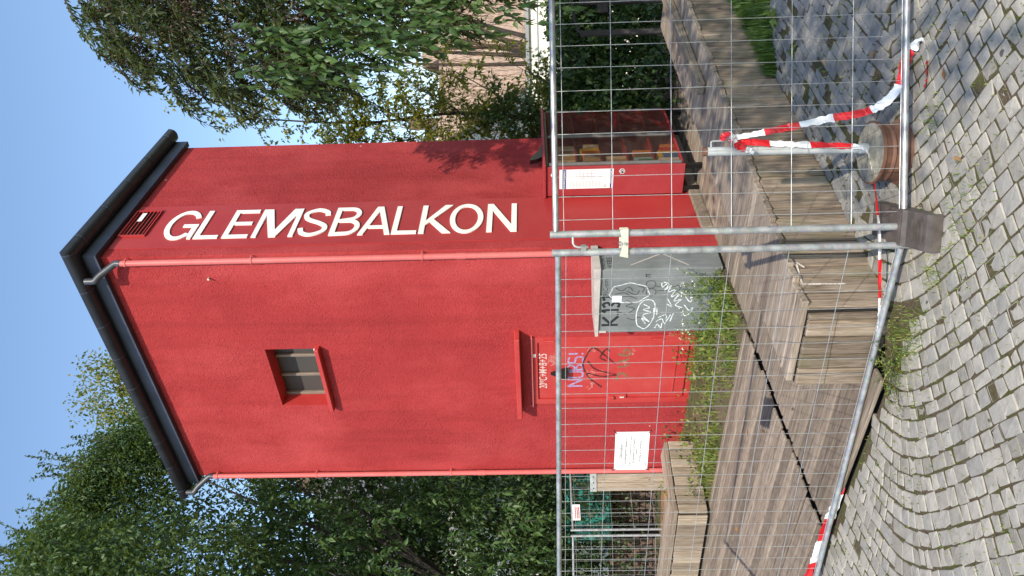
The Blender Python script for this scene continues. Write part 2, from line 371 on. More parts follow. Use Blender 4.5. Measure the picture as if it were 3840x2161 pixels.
M['brick'] = plain('brown_brick', (.115, .075, .055), .9, 0, .3, 20, .5, 40, .006)
M['orange'] = plain('bare_clay', (.33, .17, .075), .95, 0, .3, 12)
M['bottle'] = plain('clear_bottle', (.60, .66, .68), .08, 0, .3, 20)
M['capgreen'] = plain('green_cap', (.02, .32, .16), .4)
M['coping'] = plain('metal_coping', (.27, .29, .29), .5, .3, .1)

# ------------------------------------------------------------------ print and lettering helpers
def catmull(pts, n=6):
    P = [np.array(p, float) for p in pts]; out = []
    P = [2*P[0]-P[1]] + P + [2*P[-1]-P[-2]]
    for i in range(1, len(P)-2):
        for k in range(n):
            t = k/n
            out.append(.5*((2*P[i]) + (-P[i-1]+P[i+1])*t + (2*P[i-1]-5*P[i]+4*P[i+1]-P[i+2])*t*t + (-P[i-1]+3*P[i]-3*P[i+1]+P[i+2])*t**3))
    out.append(P[-2]); return out
def strokes(name, lines, w, mat, parent, f, smooth=True):   # lines of (a,b) points; f(a,b) -> 3-D point on the painted surface
    mb = MB()
    for ln in lines:
        pts = catmull(ln) if smooth and len(ln) > 2 else [np.array(p, float) for p in ln]
        n = len(pts); L_, R_ = [], []
        for i, p in enumerate(pts):
            t = pts[min(i+1, n-1)] - pts[max(i-1, 0)]; t = t/(np.linalg.norm(t)+1e-9); nn = np.array([-t[1], t[0]])
            ww = w/2*(1 + .15*math.sin(i*1.7))
            L_.append(f(*(p+nn*ww))); R_.append(f(*(p-nn*ww)))
        mb.add(L_+R_, [(i, i+1, n+i+1, n+i) for i in range(n-1)])
    o = mb.build(name, mat, parent)
    if len(lines) > 1: o['kind'] = 'stuff'
    return o
def text(name, s, mat, parent, org, X, Y, width=None, height=None, size=1.0, shear=0.0, ext=0.0, offset=0.0, space=1.0, align='LEFT', line=1.0, stretch=True):
    cu = bpy.data.curves.new(name, 'FONT'); cu.body = s; cu.size = size; cu.shear = shear; cu.extrude = ext; cu.offset = offset
    cu.space_character = space; cu.align_x = align; cu.space_line = line; cu.resolution_u = 4
    t = bpy.data.objects.new('tmp', cu); COL.objects.link(t)
    bpy.context.view_layer.update()
    me = bpy.data.meshes.new_from_object(t.evaluated_get(bpy.context.evaluated_depsgraph_get()))
    bpy.data.objects.remove(t, do_unlink=True); bpy.data.curves.remove(cu)
    co = np.empty(len(me.vertices)*3, np.float32); me.vertices.foreach_get('co', co); co = co.reshape(-1, 3)
    lo, hi = co.min(0), co.max(0)
    sx = width/(hi[0]-lo[0]) if width else 1; sy = height/(hi[1]-lo[1]) if height else sx
    if not width and height: sx = sy
    if align == 'CENTER': co[:, 0] = (co[:, 0]-(lo[0]+hi[0])/2)*sx
    else: co[:, 0] = (co[:, 0]-lo[0])*sx
    co[:, 1] = (co[:, 1]-lo[1])*sy
    me.vertices.foreach_set('co', co.ravel()); me.materials.clear(); me.name = name
    o = link(name, me, mat, parent)
    X = Vector(X); Y = Vector(Y); place(o, org, X, Y, X.cross(Y)); return o
def sheet(name, mat, parent, pts, thick, normal):          # thin solid plate from a polygon
    n = Vector(normal); mb = MB(); k = len(pts); P = [Vector(p) for p in pts]
    mb.add(P + [p + n*thick for p in P], [tuple(range(k))[::-1], tuple(range(k, 2*k))] + [(i, (i+1) % k, k+(i+1) % k, k+i) for i in range(k)])
    return mb.build(name, mat, parent)

# ------------------------------------------------------------------ ground and paving
g = MB().add([(-600, -300, -.09), (600, -300, -.09), (600, 1500, -.09), (-600, 1500, -.09)], [(0, 1, 2, 3)]).build('ground', M['earth']); tag(g, kind='structure')
uR = Vector((math.sin(TH), math.cos(TH), 0)); uL = Vector((-math.cos(TH), math.sin(TH), 0))
def W(r, l, z=0.0): return CORNER + uR*r + uL*l + Vector((0, 0, z))
# cobbled road
_r0, _r1 = W(-3.79, -1.45), W(-3.79, 6.0)
road = MB().prism([(-7, -1), (4.2, -1), (4.2, 4.1), (.42, 4.40), (-.15, 4.6), (_r0.x, _r0.y), (_r1.x, _r1.y), (-7, 9.1)], -.08, .0065, lambda a, b, h: (a, b, h)).build('cobblestone_road', M['joint']); tag(road, kind='structure')
P_OUT0 = Vector((-.18, 4.54, 0)); P_OUT1 = Vector((3.67, 8.48, 0)); P_IN0 = Vector((-.65, 4.83, 0)); P_IN1 = Vector((3.12, 9.08, 0))
FL0 = W(-3.83, -1.55); FL1 = W(-3.83, 6.0)                  # front edge of the deck
def right_of(p, a, b):                                      # signed distance to the right of a->b
    d = (b-a).to_2d().normalized(); q = (p-a).to_2d(); return q.x*d.y - q.y*d.x
def cob_ok(x, y):
    p = Vector((x, y, 0))
    if right_of(p, P_OUT0, P_OUT1) < .015 and right_of(p, P_IN0, P_OUT0) < .0 + .02 and y > 4.0 and x > -.8: return False
    if right_of(p, FL1, FL0) < -.035 and x < -.1: return False
    if x > .42 and y > 4.32 + .10*x: return False            # rough strip behind the fence
    return True
def q(y): return .56*(math.sqrt((y-4.42)**2 + .12) - .35)
def dq(y): return .56*(y-4.42)/math.sqrt((y-4.42)**2 + .12)
def sett(P, h, bev, jz, cen=None):                          # 4 corners -> 12-gon stone with worn rim
    c = sum(P, Vector())/4; ring = []
    for i in range(4):
        a, b_, n_ = P[i-1], P[i], P[(i+1) % 4]
        k = random.uniform(.06, .13)
        ring += [b_.lerp(a, k), b_.lerp(c, .035), b_.lerp(n_, k)]
    n = 12
    v = [(p.x, p.y, -.03) for p in ring] + [(p.x, p.y, h-bev) for p in ring]
    tz = [random.gauss(0, .0009) for _ in range(n)]; tx, ty = random.gauss(0, .014), random.gauss(0, .014)
    for p, d in zip(ring, tz):
        r = p.lerp(c, .075); v.append((r.x, r.y, h+d+jz+tx*(r.x-c.x)+ty*(r.y-c.y)))
    v.append((c.x, c.y, h+jz+.0025))
    f = [(i, (i+1) % n, n+(i+1) % n, n+i) for i in range(n)] + [(n+i, n+(i+1) % n, 2*n+(i+1) % n, 2*n+i) for i in range(n)]
    f += [(2*n+i, 2*n+(i+1) % n, 3*n) for i in range(n)]
    return v, f
stones = []
k = 0; xk = -5.4
while xk < 6.0:
    wrow = random.uniform(.078, .112); y = 2.35 + random.uniform(0, .1)
    while y < 6.4:
        ln = random.choice((.068, .08, .09, .10, .115, .14)) * random.uniform(.88, 1.12)
        dy = ln/math.sqrt(1+dq(y)**2)
        ym = y+dy/2; xm = xk + q(ym)
        if cob_ok(xm+wrow/2, ym) and -4.6 < xm < 2.6:
            j = lambda: random.gauss(0, .0048)
            gp = random.uniform(.003, .0062)
            def pt(a, b_):
                s_ = dq(b_); nrm = 1/math.sqrt(1+s_*s_)
                return Vector((xk + q(b_) + a*nrm*nrm + j(), b_ - a*s_*nrm*nrm + j(), 0))
            stones.append([pt(gp, y+gp), pt(wrow-gp, y+gp), pt(wrow-gp, y+dy-gp), pt(gp, y+dy-gp)])
        y += dy
    xk += wrow*1.02
def vis(p):                                                  # in the picture?
    d = p - Vector((0, 0, 2.15)); z = d.dot(fwd)
    return z > .2 and abs(d.dot(rt)/z) < 1080/2762.6 and abs(d.dot(up)/z) < 1920/2762.6
def fence_y(x): return 4.22 - .577*(x-.2) if x < .2 else 4.2 - .072*(x-.3)
stones.sort(key=lambda P: (P[0]+P[2]).length/2 if vis((P[0]+P[2])/2) else 99)
SV, SF = [], []
for i, P in enumerate(stones):
    v, f = sett(P, .012, .004, random.gauss(0, .002) - (.004 if random.random() < .07 else 0))
    if i < 300:
        c = (P[0]+P[2])/2; me = bpy.data.meshes.new('cobble'); me.from_pydata([(a-c.x, b_-c.y, z) for a, b_, z in v], [], f)
        o = link('cobble', me, M['cobble'], road); o.location = (c.x, c.y, 0)
    else:
        b0 = len(SV); SV += v; SF += [tuple(t+b0 for t in ff) for ff in f]
me = bpy.data.meshes.new('cobble_field'); me.from_pydata(SV, [], SF)
o = link('cobble_field', me, M['cobble_s'], road); tag(o, kind='stuff')
# rough narrow setts between fence and bench wall
verge = MB().prism([(.42, 4.34), (4.2, 4.05), (4.2, 9.2), (3.67, 8.48), (-.1, 4.60)], -.05, .006, lambda a, b_, h: (a, b_, h)).build('stone_verge', M['joint']); tag(verge, kind='structure')
dv = (P_OUT1-P_OUT0).normalized(); nv = Vector((dv.y, -dv.x, 0))
rs = []
b_ = .045
while b_ < 3.0:
    wr = random.uniform(.04, .085) if b_ < .75 else random.uniform(.055, .10); a = -.4 + random.uniform(0, .1)
    while a < 6.6:
        ln = random.uniform(.07, .17); p = P_OUT0 + dv*(a+ln/2) + nv*(b_+wr/2)
        ok = p.x > .42 and p.y > 4.34 + .10*(p.x-.4) and p.x < 4.0 and p.y < 8.6
        if ok and random.random() < (.94 if b_ > .45 else .88):
            jj = lambda: random.gauss(0, .006)
            Q = [P_OUT0 + dv*(a+.006+jj()) + nv*(b_+.004+jj()), P_OUT0 + dv*(a+.006+jj()) + nv*(b_+wr-.004+jj()), P_OUT0 + dv*(a+ln-.006+jj()) + nv*(b_+wr-.004+jj()), P_OUT0 + dv*(a+ln-.006+jj()) + nv*(b_+.004+jj())]
            rs.append(Q)
        a += ln
    b_ += wr
rs.sort(key=lambda P: (P[0]+P[2]).length/2 if vis((P[0]+P[2])/2) else 99)
SV, SF = [], []
for i, P in enumerate(rs):
    P = P[::-1]
    v, f = sett(P, random.uniform(.012, .024), .006, random.gauss(0, .003))
    if i < 240:
        c = (P[0]+P[2])/2; me = bpy.data.meshes.new('rough_sett'); me.from_pydata([(x-c.x, y-c.y, z) for x, y, z in v], [], f)
        o = link('rough_sett', me, M['rough'], verge); o.location = (c.x, c.y, 0)
    else:
        b0 = len(SV); SV += v; SF += [tuple(t+b0 for t in ff) for ff in f]
me = bpy.data.meshes.new('rough_sett_field'); me.from_pydata(SV, [], SF)
o = link('rough_sett_field', me, M['rough_s'], verge); tag(o, kind='stuff')

# ------------------------------------------------------------------ timber deck round the tower
deck = empty('deck', CORNER, -TH); tag(deck, kind='structure')
ub = MB().box(-7.5, 1.5, -3.76, -1.38, -.085, -.06); ub.box(-.1, 1.5, -1.38, 5.5, -.085, -.06); ub.build('joist_bed', M['under'], deck)
JX = -.07                                                   # butt joint in line with the lettered wall
y = -3.80
while y < -1.38:
    w_ = random.uniform(.132, .15); e = JX - .042 + random.gauss(0, .015); xm_ = -3.7 + random.gauss(0, .3)
    for x0, x1 in ((xm_, e), (-7.4, xm_-.008)):
        plank('deck_plank', M['deck'], deck, x1-x0, w_-.024, .024, ((x0+x1)/2, y+w_/2, .043+random.gauss(0, .0018)), (1, random.gauss(0, .0012), 0), (0, 1, 0), .005)
    y += w_
y = -3.80
while y < 5.2:
    w_ = random.uniform(.132, .15); x0, x1 = JX + .042 + random.gauss(0, .015), 1.52
    if y > -1.4: x0 = max(x0, -.03)
    plank('deck_plank', M['deck'], deck, x1-x0, w_-.024, .024, ((x0+x1)/2, y+w_/2, .043+random.gauss(0, .0018)), (1, random.gauss(0, .002), 0), (0, 1, 0), .005)
    y += w_
MB().box(-7.4, .95, -3.786, -3.780, -.06, .008).build('edge_angle', M['black'], deck)
MB().cbox(.012, .07, .25, 4.0, .06, .19).build('wall_plank', M['pale'], deck)

# ------------------------------------------------------------------ bench walls clad in upright boards
def bench_wall(label, poly_top, faces, zt, top_runs, zb=.0, mats=('board', 'top'), bw=.12):
    root = empty('bench_wall', faces[0][0], 0, label, 'bench wall')
    O = Vector(faces[0][0]); mb = MB()
    mb.prism([(p.x-O.x, p.y-O.y) for p in poly_top], zb, zt-.05, lambda a, b, h: (a, b, h)).build('core', M['under'], root)
    for a, b in faces:
        d = (b-a); n = d.normalized(); out = Vector((n.y, -n.x, 0)); s = 0; Ln = d.length
        while s < Ln - .03:
            w_ = min(random.uniform(bw*.88, bw*1.12), Ln-s); h = zt-.045-zb + random.uniform(-.012, .004)
            c = a - O + n*(s+w_/2) + out*(.018 + random.uniform(-.004, .004)) + Vector((0, 0, zb+h/2))
            plank('board', M[mats[0]], root, h, w_-.009, .032, c, (random.gauss(0, .004), random.gauss(0, .004), 1), n, .006)
            s += w_
    for (a0, a1, b0, b1) in top_runs:                       # plank rows across the top, from edge a to edge b
        Ln = max((a1-a0).length, (b1-b0).length); s = 0
        while s < Ln - .02:
            w_ = random.uniform(bw*.9, bw*1.15); t = (s+w_/2)/Ln
            p, r_ = a0.lerp(a1, t), b0.lerp(b1, t); d = r_-p; e = random.uniform(-.022, .012)
            L_ = d.length + .055 + e; c = (p+r_)/2 - O - d.normalized()*(.0275+e/2)
            plank('top_plank', M[mats[1]], root, L_, w_-.006, .045, (c.x, c.y, zt-.0225+random.uniform(-.003, .003)), d, (a1-a0), .005)
            s += w_
    return root
zt = .54
bench_wall('long low bench wall of upright weathered boards behind the fence joint', [P_OUT0, P_OUT1, P_IN1, P_IN0],
           [(P_OUT0, P_OUT1), (P_IN0, P_OUT0)], zt, [(P_OUT0, P_OUT1, P_IN0, P_IN1)])
A, B, Cc, Dd, E_ = Vector((-2.82, 9.1, 0)), Vector((-2.06, 9.72, 0)), Vector((-2.3, 10.2, 0)), Vector((-6.2, 12.0, 0)), Vector((-6.4, 11.45, 0))
A2 = Vector((-2.93, 9.6, 0))
bench_wall('short pale bench wall by the far left corner of the red tower', [A, B, Cc, A2 + Vector((.35, .12, 0)), Dd, E_], [(A, B), (E_, A)], .5, [], .1, ('pale', 'pale'), .125)
bw2 = bpy.data.objects['bench_wall.001']; O2 = Vector((A.x, A.y, 0))
def tp(a, b, w_, z=.48, nm='top_plank'):
    c = (a+b)/2 - O2; d = b-a
    plank(nm, M['pale'], bw2, d.length, w_, .045, (c.x, c.y, z), d, Vector((-d.y, d.x, 0)), .005)
nE = (E_-A).normalized(); nI = Vector((nE.y, -nE.x, 0))
for i in range(4):
    o_ = nI*(.07+.135*i); tp(A + o_ + nE*(-.05+.11*i), E_ + o_, .13)
nB = (B-A).normalized(); nJ = Vector((-nB.y, nB.x, 0))
for i in range(3):
    o_ = nJ*(.07+.135*i); tp(A + o_ + nB*(.22*i+.08), B + o_, .13, .482)
# heavy old beam lying on the long bench wall
bm0, bm1 = Vector((1.80, 6.86, 0)), Vector((4.2, 9.45, 0)); d = bm1-bm0
bo = empty('timber_beam', bm0, 0, 'old split timber beam lying along the outer edge of the long bench wall', 'beam')
plank('beam', M['beam'], bo, d.length, .13, .085, (d.x/2, d.y/2, .585), d, Vector((-d.y, d.x, 0)), .014)
# steel edging box under the beam, far right
MBx = MB().cbox(-.09, .09, -.05, .05, 0, .10, .01)
o = MBx.build('cable_box', M['galv']); o.location = (3.0, 7.64, .20); o.rotation_euler = (0, 0, -.75)
o.location = P_OUT0 + dv*4.55 + nv*.10 + Vector((0, 0, .36)); o.rotation_euler = (0, 0, math.atan2(dv.y, dv.x))
chalk = strokes('chalk_mark', [[(.193, .22), (.196, .485)], [(.20, .485), (.40, .47)], [(.40, .47), (.35, .43)], [(.40, .47), (.37, .49)]], .011, M['chalk'], bpy.data.objects['bench_wall'], lambda a, b: tuple(dv*a + nv*.0395 + Vector((0, 0, b))), False)
tag(o, 'small grey metal box fixed high on the bench wall at the right edge', 'box')

# ------------------------------------------------------------------ the red tower
LW_, RW_, ZT, ZB = 3.99, 2.84, 7.30, .02
tower = frame_empty('red_tower', 'tall red rendered tower with dark gutter and vertical cream lettering', 'tower')
wl0, wl1, wz0, wz1 = 1.49, 2.52, 4.985, 5.655              # window opening (l, z)
dl0, dl1, dz0, dz1 = 1.37, 2.56, .08, 2.20                 # door opening
mb = MB()
def wq(x0, x1, z0, z1, y=0): mb.add([(x0, y, z0), (x1, y, z0), (x1, y, z1), (x0, y, z1)], [(0, 1, 2, 3)])
xs = [-LW_, -dl1, -wl1, -wl0, -dl0, 0]
wq(-LW_, -dl1, ZB, ZT); wq(-dl1, -dl0, dz1, wz0); wq(-dl1, -dl0, wz1, ZT); wq(-dl1, -wl1, wz0, wz1); wq(-wl0, -dl0, wz0, wz1); wq(-dl0, 0, ZB, ZT)
mb.add([(0, 0, ZB), (0, RW_, ZB), (0, RW_, ZT), (0, 0, ZT)], [(0, 1, 2, 3)])
mb.add([(0, RW_, ZB), (-LW_, RW_, ZB), (-LW_, RW_, ZT), (0, RW_, ZT)], [(0, 1, 2, 3)])
mb.add([(-LW_, RW_, ZB), (-LW_, 0, ZB), (-LW_, 0, ZT), (-LW_, RW_, ZT)], [(0, 1, 2, 3)])
wall = mb.build('wall', M['render'], tower)
# window reveal, bars, mesh, sill
dpt = .26; rv = MB()
x0, x1 = -wl1, -wl0
rv.add([(x0, 0, wz0), (x1, 0, wz0), (x1, dpt, wz0), (x0, dpt, wz0)], [(0, 1, 2, 3)])
rv.add([(x0, 0, wz1), (x0, dpt, wz1), (x1, dpt, wz1), (x1, 0, wz1)], [(0, 1, 2, 3)])
rv.add([(x0, 0, wz0), (x0, dpt, wz0), (x0, dpt, wz1), (x0, 0, wz1)], [(0, 1, 2, 3)])
rv.add([(x1, 0, wz0), (x1, 0, wz1), (x1, dpt, wz1), (x1, dpt, wz0)], [(0, 1, 2, 3)])
win = rv.build('window', M['doorred'], tower)
MB().box(x0, x1, dpt-.01, dpt+.02, wz0, wz1).build('mesh_screen', M['mesh'], win)
for lx in (1.80, 2.15): MB().cbox(-lx-.022, -lx+.022, dpt-.05, dpt-.012, wz0+.002, wz1-.01).build('glazing_bar', M['winframe'], win)
MB().cbox(x0+.002, x0+.05, dpt-.06, dpt-.012, wz0+.002, wz1).build('frame', M['winframe'], win)
MB().cbox(-wl1-.05, -wl0+.05, -.10, .02, wz0-.055, wz0+.002, .008).build('sill', M['doorred'], win)
# door
door = MB().box(-dl1, -dl0, .035, .08, dz0, dz1).build('door', M['doorred'], tower)
fr = MB().box(-dl1-.0, -dl1+.085, -.012, .04, dz0, dz1).box(-dl0-.085, -dl0, -.012, .04, dz0, dz1).box(-dl1+.085, -dl0-.085, -.012, .04, dz1-.06, dz1).build('frame', M['doorred'], door)
pn = MB().cbox(-2.47, -1.48, .008, .036, .20, 2.13, .006).build('leaf', M['doorred'], door)
MB().cbox(-2.40, -1.55, -.004, .009, .34, .36, .003).build('kick_strip', M['doorred'], door)
for hz in (1.92, .55): MB().tube([(-1.415, -.03, hz), (-1.415, -.03, hz+.15)], .013, 8).build('hinge', M['doorred'], door)
MB().cbox(-2.475, -2.405, -.018, -.002, .96, 1.20, .004).build('lock_plate', M['doorred'], door)
MB().cbox(-2.475, -2.415, -.05, -.018, 1.12, 1.19, .008).build('handle', M['doorred'], door)
MB().cbox(-2.455, -2.435, -.034, -.018, .985, 1.045, .004).build('lock_cylinder', M['clamp'], door)
MB().box(-1.70, -1.645, -.015, -.012, 2.165, 2.198).build('sticker', M['white'], door)
MB().cbox(-2.66, -1.24, -.20, .012, 2.36, 2.425, .008).build('canopy', M['doorred'], door)
MB().box(-2.58, -1.34, -.05, .012, 2.205, 2.222).build('drip_strip', M['pink'], door)
sheet('pointed_plate', M['black'], door, [(-1.97, -.014, 1.972), (-1.915, -.014, 1.85), (-1.888, -.014, 1.752), (-2.07, -.014, 1.752), (-2.035, -.014, 1.85)], .05, (0, -1, 0))  # unidentified black pointed shape, modelled by outline only
Dw = lambda off: (lambda a, b: (-a, -off, b))                # (l, z) on the door wall
f_d = Dw(.016); f_l = Dw(-.005)
text('chalk_writing', '20*C+M+B+25', M['chalk'], door, (-2.285, -.002+.008, 2.02), (1, 0, 0), (0, 0, 1), width=.63, height=.11, shear=.15, offset=.006).location.y = .005
gl = lambda a, b: (-a, .0055, b)
strokes('graffiti', [[(2.25, 1.55), (2.25, 1.745)], [(2.25, 1.745), (2.13, 1.55)], [(2.13, 1.55), (2.13, 1.745)], [(2.09, 1.745), (2.09, 1.58), (2.04, 1.55), (1.99, 1.58), (1.99, 1.745)],
                     [(1.95, 1.55), (1.95, 1.745), (1.87, 1.72), (1.90, 1.66), (1.95, 1.65), (1.87, 1.61), (1.88, 1.56), (1.95, 1.55)],
                     [(1.73, 1.73), (1.82, 1.74), (1.82, 1.66), (1.74, 1.64), (1.73, 1.56), (1.83, 1.55)], [(1.67, 1.74), (1.67, 1.62)], [(1.67, 1.57), (1.67, 1.55)]], .026, M['lilac'], door, gl)
gl2 = lambda a, b: (-a, .0045, b)
strokes('graffiti', [[(2.0, 1.52), (1.84, 1.55), (1.62, 1.47), (1.58, 1.40), (1.72, 1.26), (1.86, 1.13)], [(1.80, 1.49), (1.95, 1.38), (2.05, 1.12)], [(2.28, 1.29), (2.12, 1.45), (2.02, 1.49), (2.08, 1.30), (2.06, 1.10)],
                     [(1.64, 1.21), (1.60, 1.26), (1.74, 1.33), (1.80, 1.25)]], .022, M['spray'], door, gl2)
gl3 = lambda a, b: (-a, .0038, b)
strokes('graffiti', [[(2.16, 1.11), (2.02, 1.06), (2.10, .95)], [(1.92, 1.10), (1.90, 1.0), (1.86, .95)], [(1.82, 1.10), (1.80, 1.0), (1.77, .95)], [(1.68, 1.11), (1.72, 1.02), (1.70, .95), (1.63, .96), (1.62, 1.02), (1.71, 1.03)]], .025, M['green_paint'], door, gl3)
gl4 = lambda a, b: (-a, .0062, b)
sc = []
for cx_, cz_, n_, s_ in ((1.72, 1.97, 7, .05), (1.80, 1.92, 6, .05), (2.26, 1.44, 7, .05), (1.86, 1.02, 4, .03), (1.66, .93, 5, .03), (1.70, 1.90, 5, .05), (2.02, 1.42, 6, .06), (1.62, 1.44, 4, .04)):
    for k in range(n_):
        a0, b0 = cx_+random.gauss(0, s_*.6), cz_+random.gauss(0, s_*.6)
        sc.append([(a0, b0), (a0+random.gauss(0, s_), b0+random.gauss(0, s_)), (a0+random.gauss(0, s_), b0+random.gauss(0, s_*.6))])
strokes('graffiti', sc, .008, M['pinkpen'], door, gl4)
# smooth vertical sign board with raised letters
f0, f1 = .16, 1.12
sign = MB().box(.001, .010, f0, f1, .12, 7.23).build('sign_board', M['redboard'], tower)
HL, SW = .635, .065
def glyph(polys, z0, k):                                    # polys of (a, b): a along the word, b cap height
    mb = MB()
    for i_, pl_ in enumerate(polys):
        ar = sum(pl_[n_][0]*pl_[(n_+1) % len(pl_)][1]-pl_[(n_+1) % len(pl_)][0]*pl_[n_][1] for n_ in range(len(pl_)))
        if ar < 0: pl_ = pl_[::-1]
        mb.prism(pl_, .0102, .024+.0005*i_, lambda a, b, h: (h, .328+b, z0-a))
    return mb.build('letter', M['cream'], sign)
def band(pts, w, wend=None):                                # thick curved stroke as quads
    n_ = len(pts); Lp, Rp = [], []
    for i_ in range(n_):
        t = np.array(pts[min(i_+1, n_-1)])-np.array(pts[max(i_-1, 0)]); t = t/np.linalg.norm(t); nn = np.array([-t[1], t[0]])*w/2
        Lp.append(tuple(np.array(pts[i_])+nn)); Rp.append(tuple(np.array(pts[i_])-nn))
    return [Lp + Rp[::-1]]
def q4(a, b, c_, d_): return [a, b, c_, d_]
def ell(cx_, cy_, rx, ry, a0, a1, n_=26): return [(cx_+rx*math.cos(t), cy_+ry*math.sin(t)) for t in np.linspace(math.radians(a0), math.radians(a1), n_)]
def Lg(w): return [[(0, 0), (w, 0), (w, SW), (SW, SW), (SW, HL), (0, HL)]]
def Eg(w): h2 = HL/2; return [[(0, 0), (w, 0), (w, SW), (SW, SW), (SW, h2-SW*.4), (w*.93, h2-SW*.4), (w*.93, h2+SW*.55), (SW, h2+SW*.55), (SW, HL-SW), (w, HL-SW), (w, HL), (0, HL)]]
def Mg(w): m_ = w/2; return [[(0, 0), (SW*.9, 0), (SW*.9, HL*.78), (m_-.042, 0), (m_+.042, 0), (w-SW*.9, HL*.78), (w-SW*.9, 0), (w, 0), (w, HL), (w-.118, HL), (m_, HL*.24), (.118, HL), (0, HL)]]
def Ng(w): return [[(0, 0), (SW, 0), (SW, HL*.76), (w-SW*1.08, 0), (w, 0), (w, HL), (w-SW, HL), (w-SW, HL*.24), (SW*1.08, HL), (0, HL)]]
def Ag(w): m_ = w/2; return [[(0, 0), (SW*1.0, 0), (m_+.012, HL*.90), (m_+.04, HL), (m_-.04, HL)], [(w-SW, 0), (w, 0), (m_+.04, HL), (m_-.036, HL), (m_-.012, HL*.90)], [(w*.20, HL*.22), (w*.80, HL*.22), (w*.745, HL*.22+SW*.9), (w*.255, HL*.22+SW*.9)]]
def Kg(w): return [[(0, 0), (SW, 0), (SW, HL), (0, HL)], [(SW*.9, HL*.26), (SW*.9, HL*.42), (w-.105, HL), (w-.005, HL)], [(w-.10, 0), (w, 0), (SW*2.05, HL*.545), (SW*1.45, HL*.445)]]
def Og(w):
    o_ = ell(w/2, HL/2, w/2, HL/2+.014, 0, 360, 45); i_ = ell(w/2, HL/2, w/2-SW, HL/2+.014-SW*.95, 0, 360, 45); return [o_[:23] + i_[:23][::-1], o_[22:] + i_[22:][::-1]]
def Gg(w): return band(ell(w/2, HL/2, w/2-SW/2, HL/2-SW/2+.014, 32, 318, 34), SW) + [[(w*.54, HL*.42), (w*.54, HL*.42+SW*.9), (w, HL*.42+SW*.9), (w, 0), (w-SW*.72, 0), (w-SW*.86, HL*.13), (w-SW*1.0, HL*.22), (w-SW, HL*.42)]]
def Sg(w): h2 = HL; return band([tuple(p) for p in catmull([(w-.055, h2*.74), (w-.075, h2*.86), (w*.5, h2-.034), (.062, h2*.83), (.062, h2*.67), (w*.34, h2*.565), (w*.66, h2*.46), (w-.044, h2*.33), (w-.055, h2*.16), (w*.5, .030), (.075, h2*.12), (.038, h2*.28)], 5)], SW*.98)
def Bg(w):
    return [[(0, 0), (SW, 0), (SW, HL), (0, HL)]] + band([(SW*.9, HL-SW/2), (w*.52, HL-SW/2)] + ell(w*.54, HL*.755, w*.30, HL*.245-SW/2, 88, -88, 12) + [(SW*.9, HL*.51)], SW*.96) + band([(SW*.9, HL*.51), (w*.55, HL*.51)] + ell(w*.57, HL*.288, w*.43-SW/2, HL*.225, 88, -88, 12) + [(SW*.9, SW/2)], SW*.98)
for k, (fn, z0, w) in enumerate(((Gg, 6.70, .405), (Lg, 6.265, .295), (Eg, 5.916, .31), (Mg, 5.556, .505), (Sg, 5.035, .375), (Bg, 4.618, .35), (Ag, 4.268, .39), (Lg, 3.862, .30), (Kg, 3.535, .385), (Og, 3.177, .41), (Ng, 2.72, .362))): glyph(fn(w), z0, k)
vent = MB().box(.010, .012, .42, .99, 6.90, 7.20).build('vent_grille', M['winwall'], sign)
for i in range(6):
    z_ = 6.925 + i*.048
    MB().add([(.012, .43, z_+.028), (.012, .98, z_+.028), (.030, .98, z_), (.030, .43, z_), (.012, .43, z_+.020), (.012, .98, z_+.020)], [(0, 1, 2, 3), (3, 2, 5, 4)]).build('slat', M['redboard'], vent)
MB().box(.012, .034, .41, .43, 6.90, 7.20).box(.012, .034, .98, 1.0, 6.90, 7.20).box(.012, .034, .41, 1.0, 7.2, 7.22).box(.012, .034, .41, 1.0, 6.885, 6.90).build('frame', M['redboard'], vent)
stk = MB().box(.031, .034, .74, .93, 7.06, 7.115).build('sticker', M['white'], vent)
# roof: fascia, gutter, hip
NG = .25
roof = MB()
e = .20; xa, xb, ya, yb = -LW_-e, e, -e, RW_+.10
zr = 7.515
roof.add([(xa, ya, zr), (xb, ya, zr), (xb, yb, zr), (xa, yb, zr), (xa+1.5, (ya+yb)/2, zr+.42), (xb-1.5, (ya+yb)/2, zr+.42)], [(0, 1, 5, 4), (1, 2, 5), (2, 3, 4, 5), (3, 0, 4), (3, 2, 1, 0)])
roof = roof.build('roof', M['zinc'], tower)
fb = MB(); t_ = .075
fb.box(-LW_-t_, t_, -t_, -.001, 7.25, 7.512); fb.box(.001, t_, -.001, RW_+.06, 7.25, 7.512)
fb.box(-LW_-t_, -LW_-.001, -.001, RW_+.06, 7.25, 7.512); fb.build('fascia', M['fascia'], roof)
def gutter(p0, p1, out, m0, m1, name='gutter'):            # half-round channel from p0 to p1, mitred ends m0,m1 (shift along run per outward unit)
    p0, p1, out = Vector(p0), Vector(p1), Vector(out); d = (p1-p0).normalized(); prof = []
    prof = [(-.134, -.07), (-.115, -.085), (-.09, -.092), (-.05, -.096), (-.01, -.088), (.02, -.066), (.037, -.03), (.042, 0), (.042, .012), (.034, .016), (.030, .008)]
    vs = []
    for pt_, mm in ((p0, m0), (p1, m1)):
        for a, b in prof: vs.append(pt_ + out*a + d*(mm*a) + Vector((0, 0, b)))
    n = len(prof); m_ = MB().add(vs, [(i, i+1, n+i+1, n+i) for i in range(n-1)])
    inner = [(v - Vector((0, 0, 0))) for v in vs]
    return m_.build(name, M['zinc'], roof, True)
zg = 7.50; ng = .208
gutter((-LW_-ng, -ng, zg), (ng, -ng, zg), (0, -1, 0), -1, 1)
gutter((ng, -ng, zg), (ng, RW_+.13, zg), (1, 0, 0), -1, 0)
gutter((-LW_-ng, RW_+.1, zg), (-LW_-ng, -ng, zg), (-1, 0, 0), 0, 1)
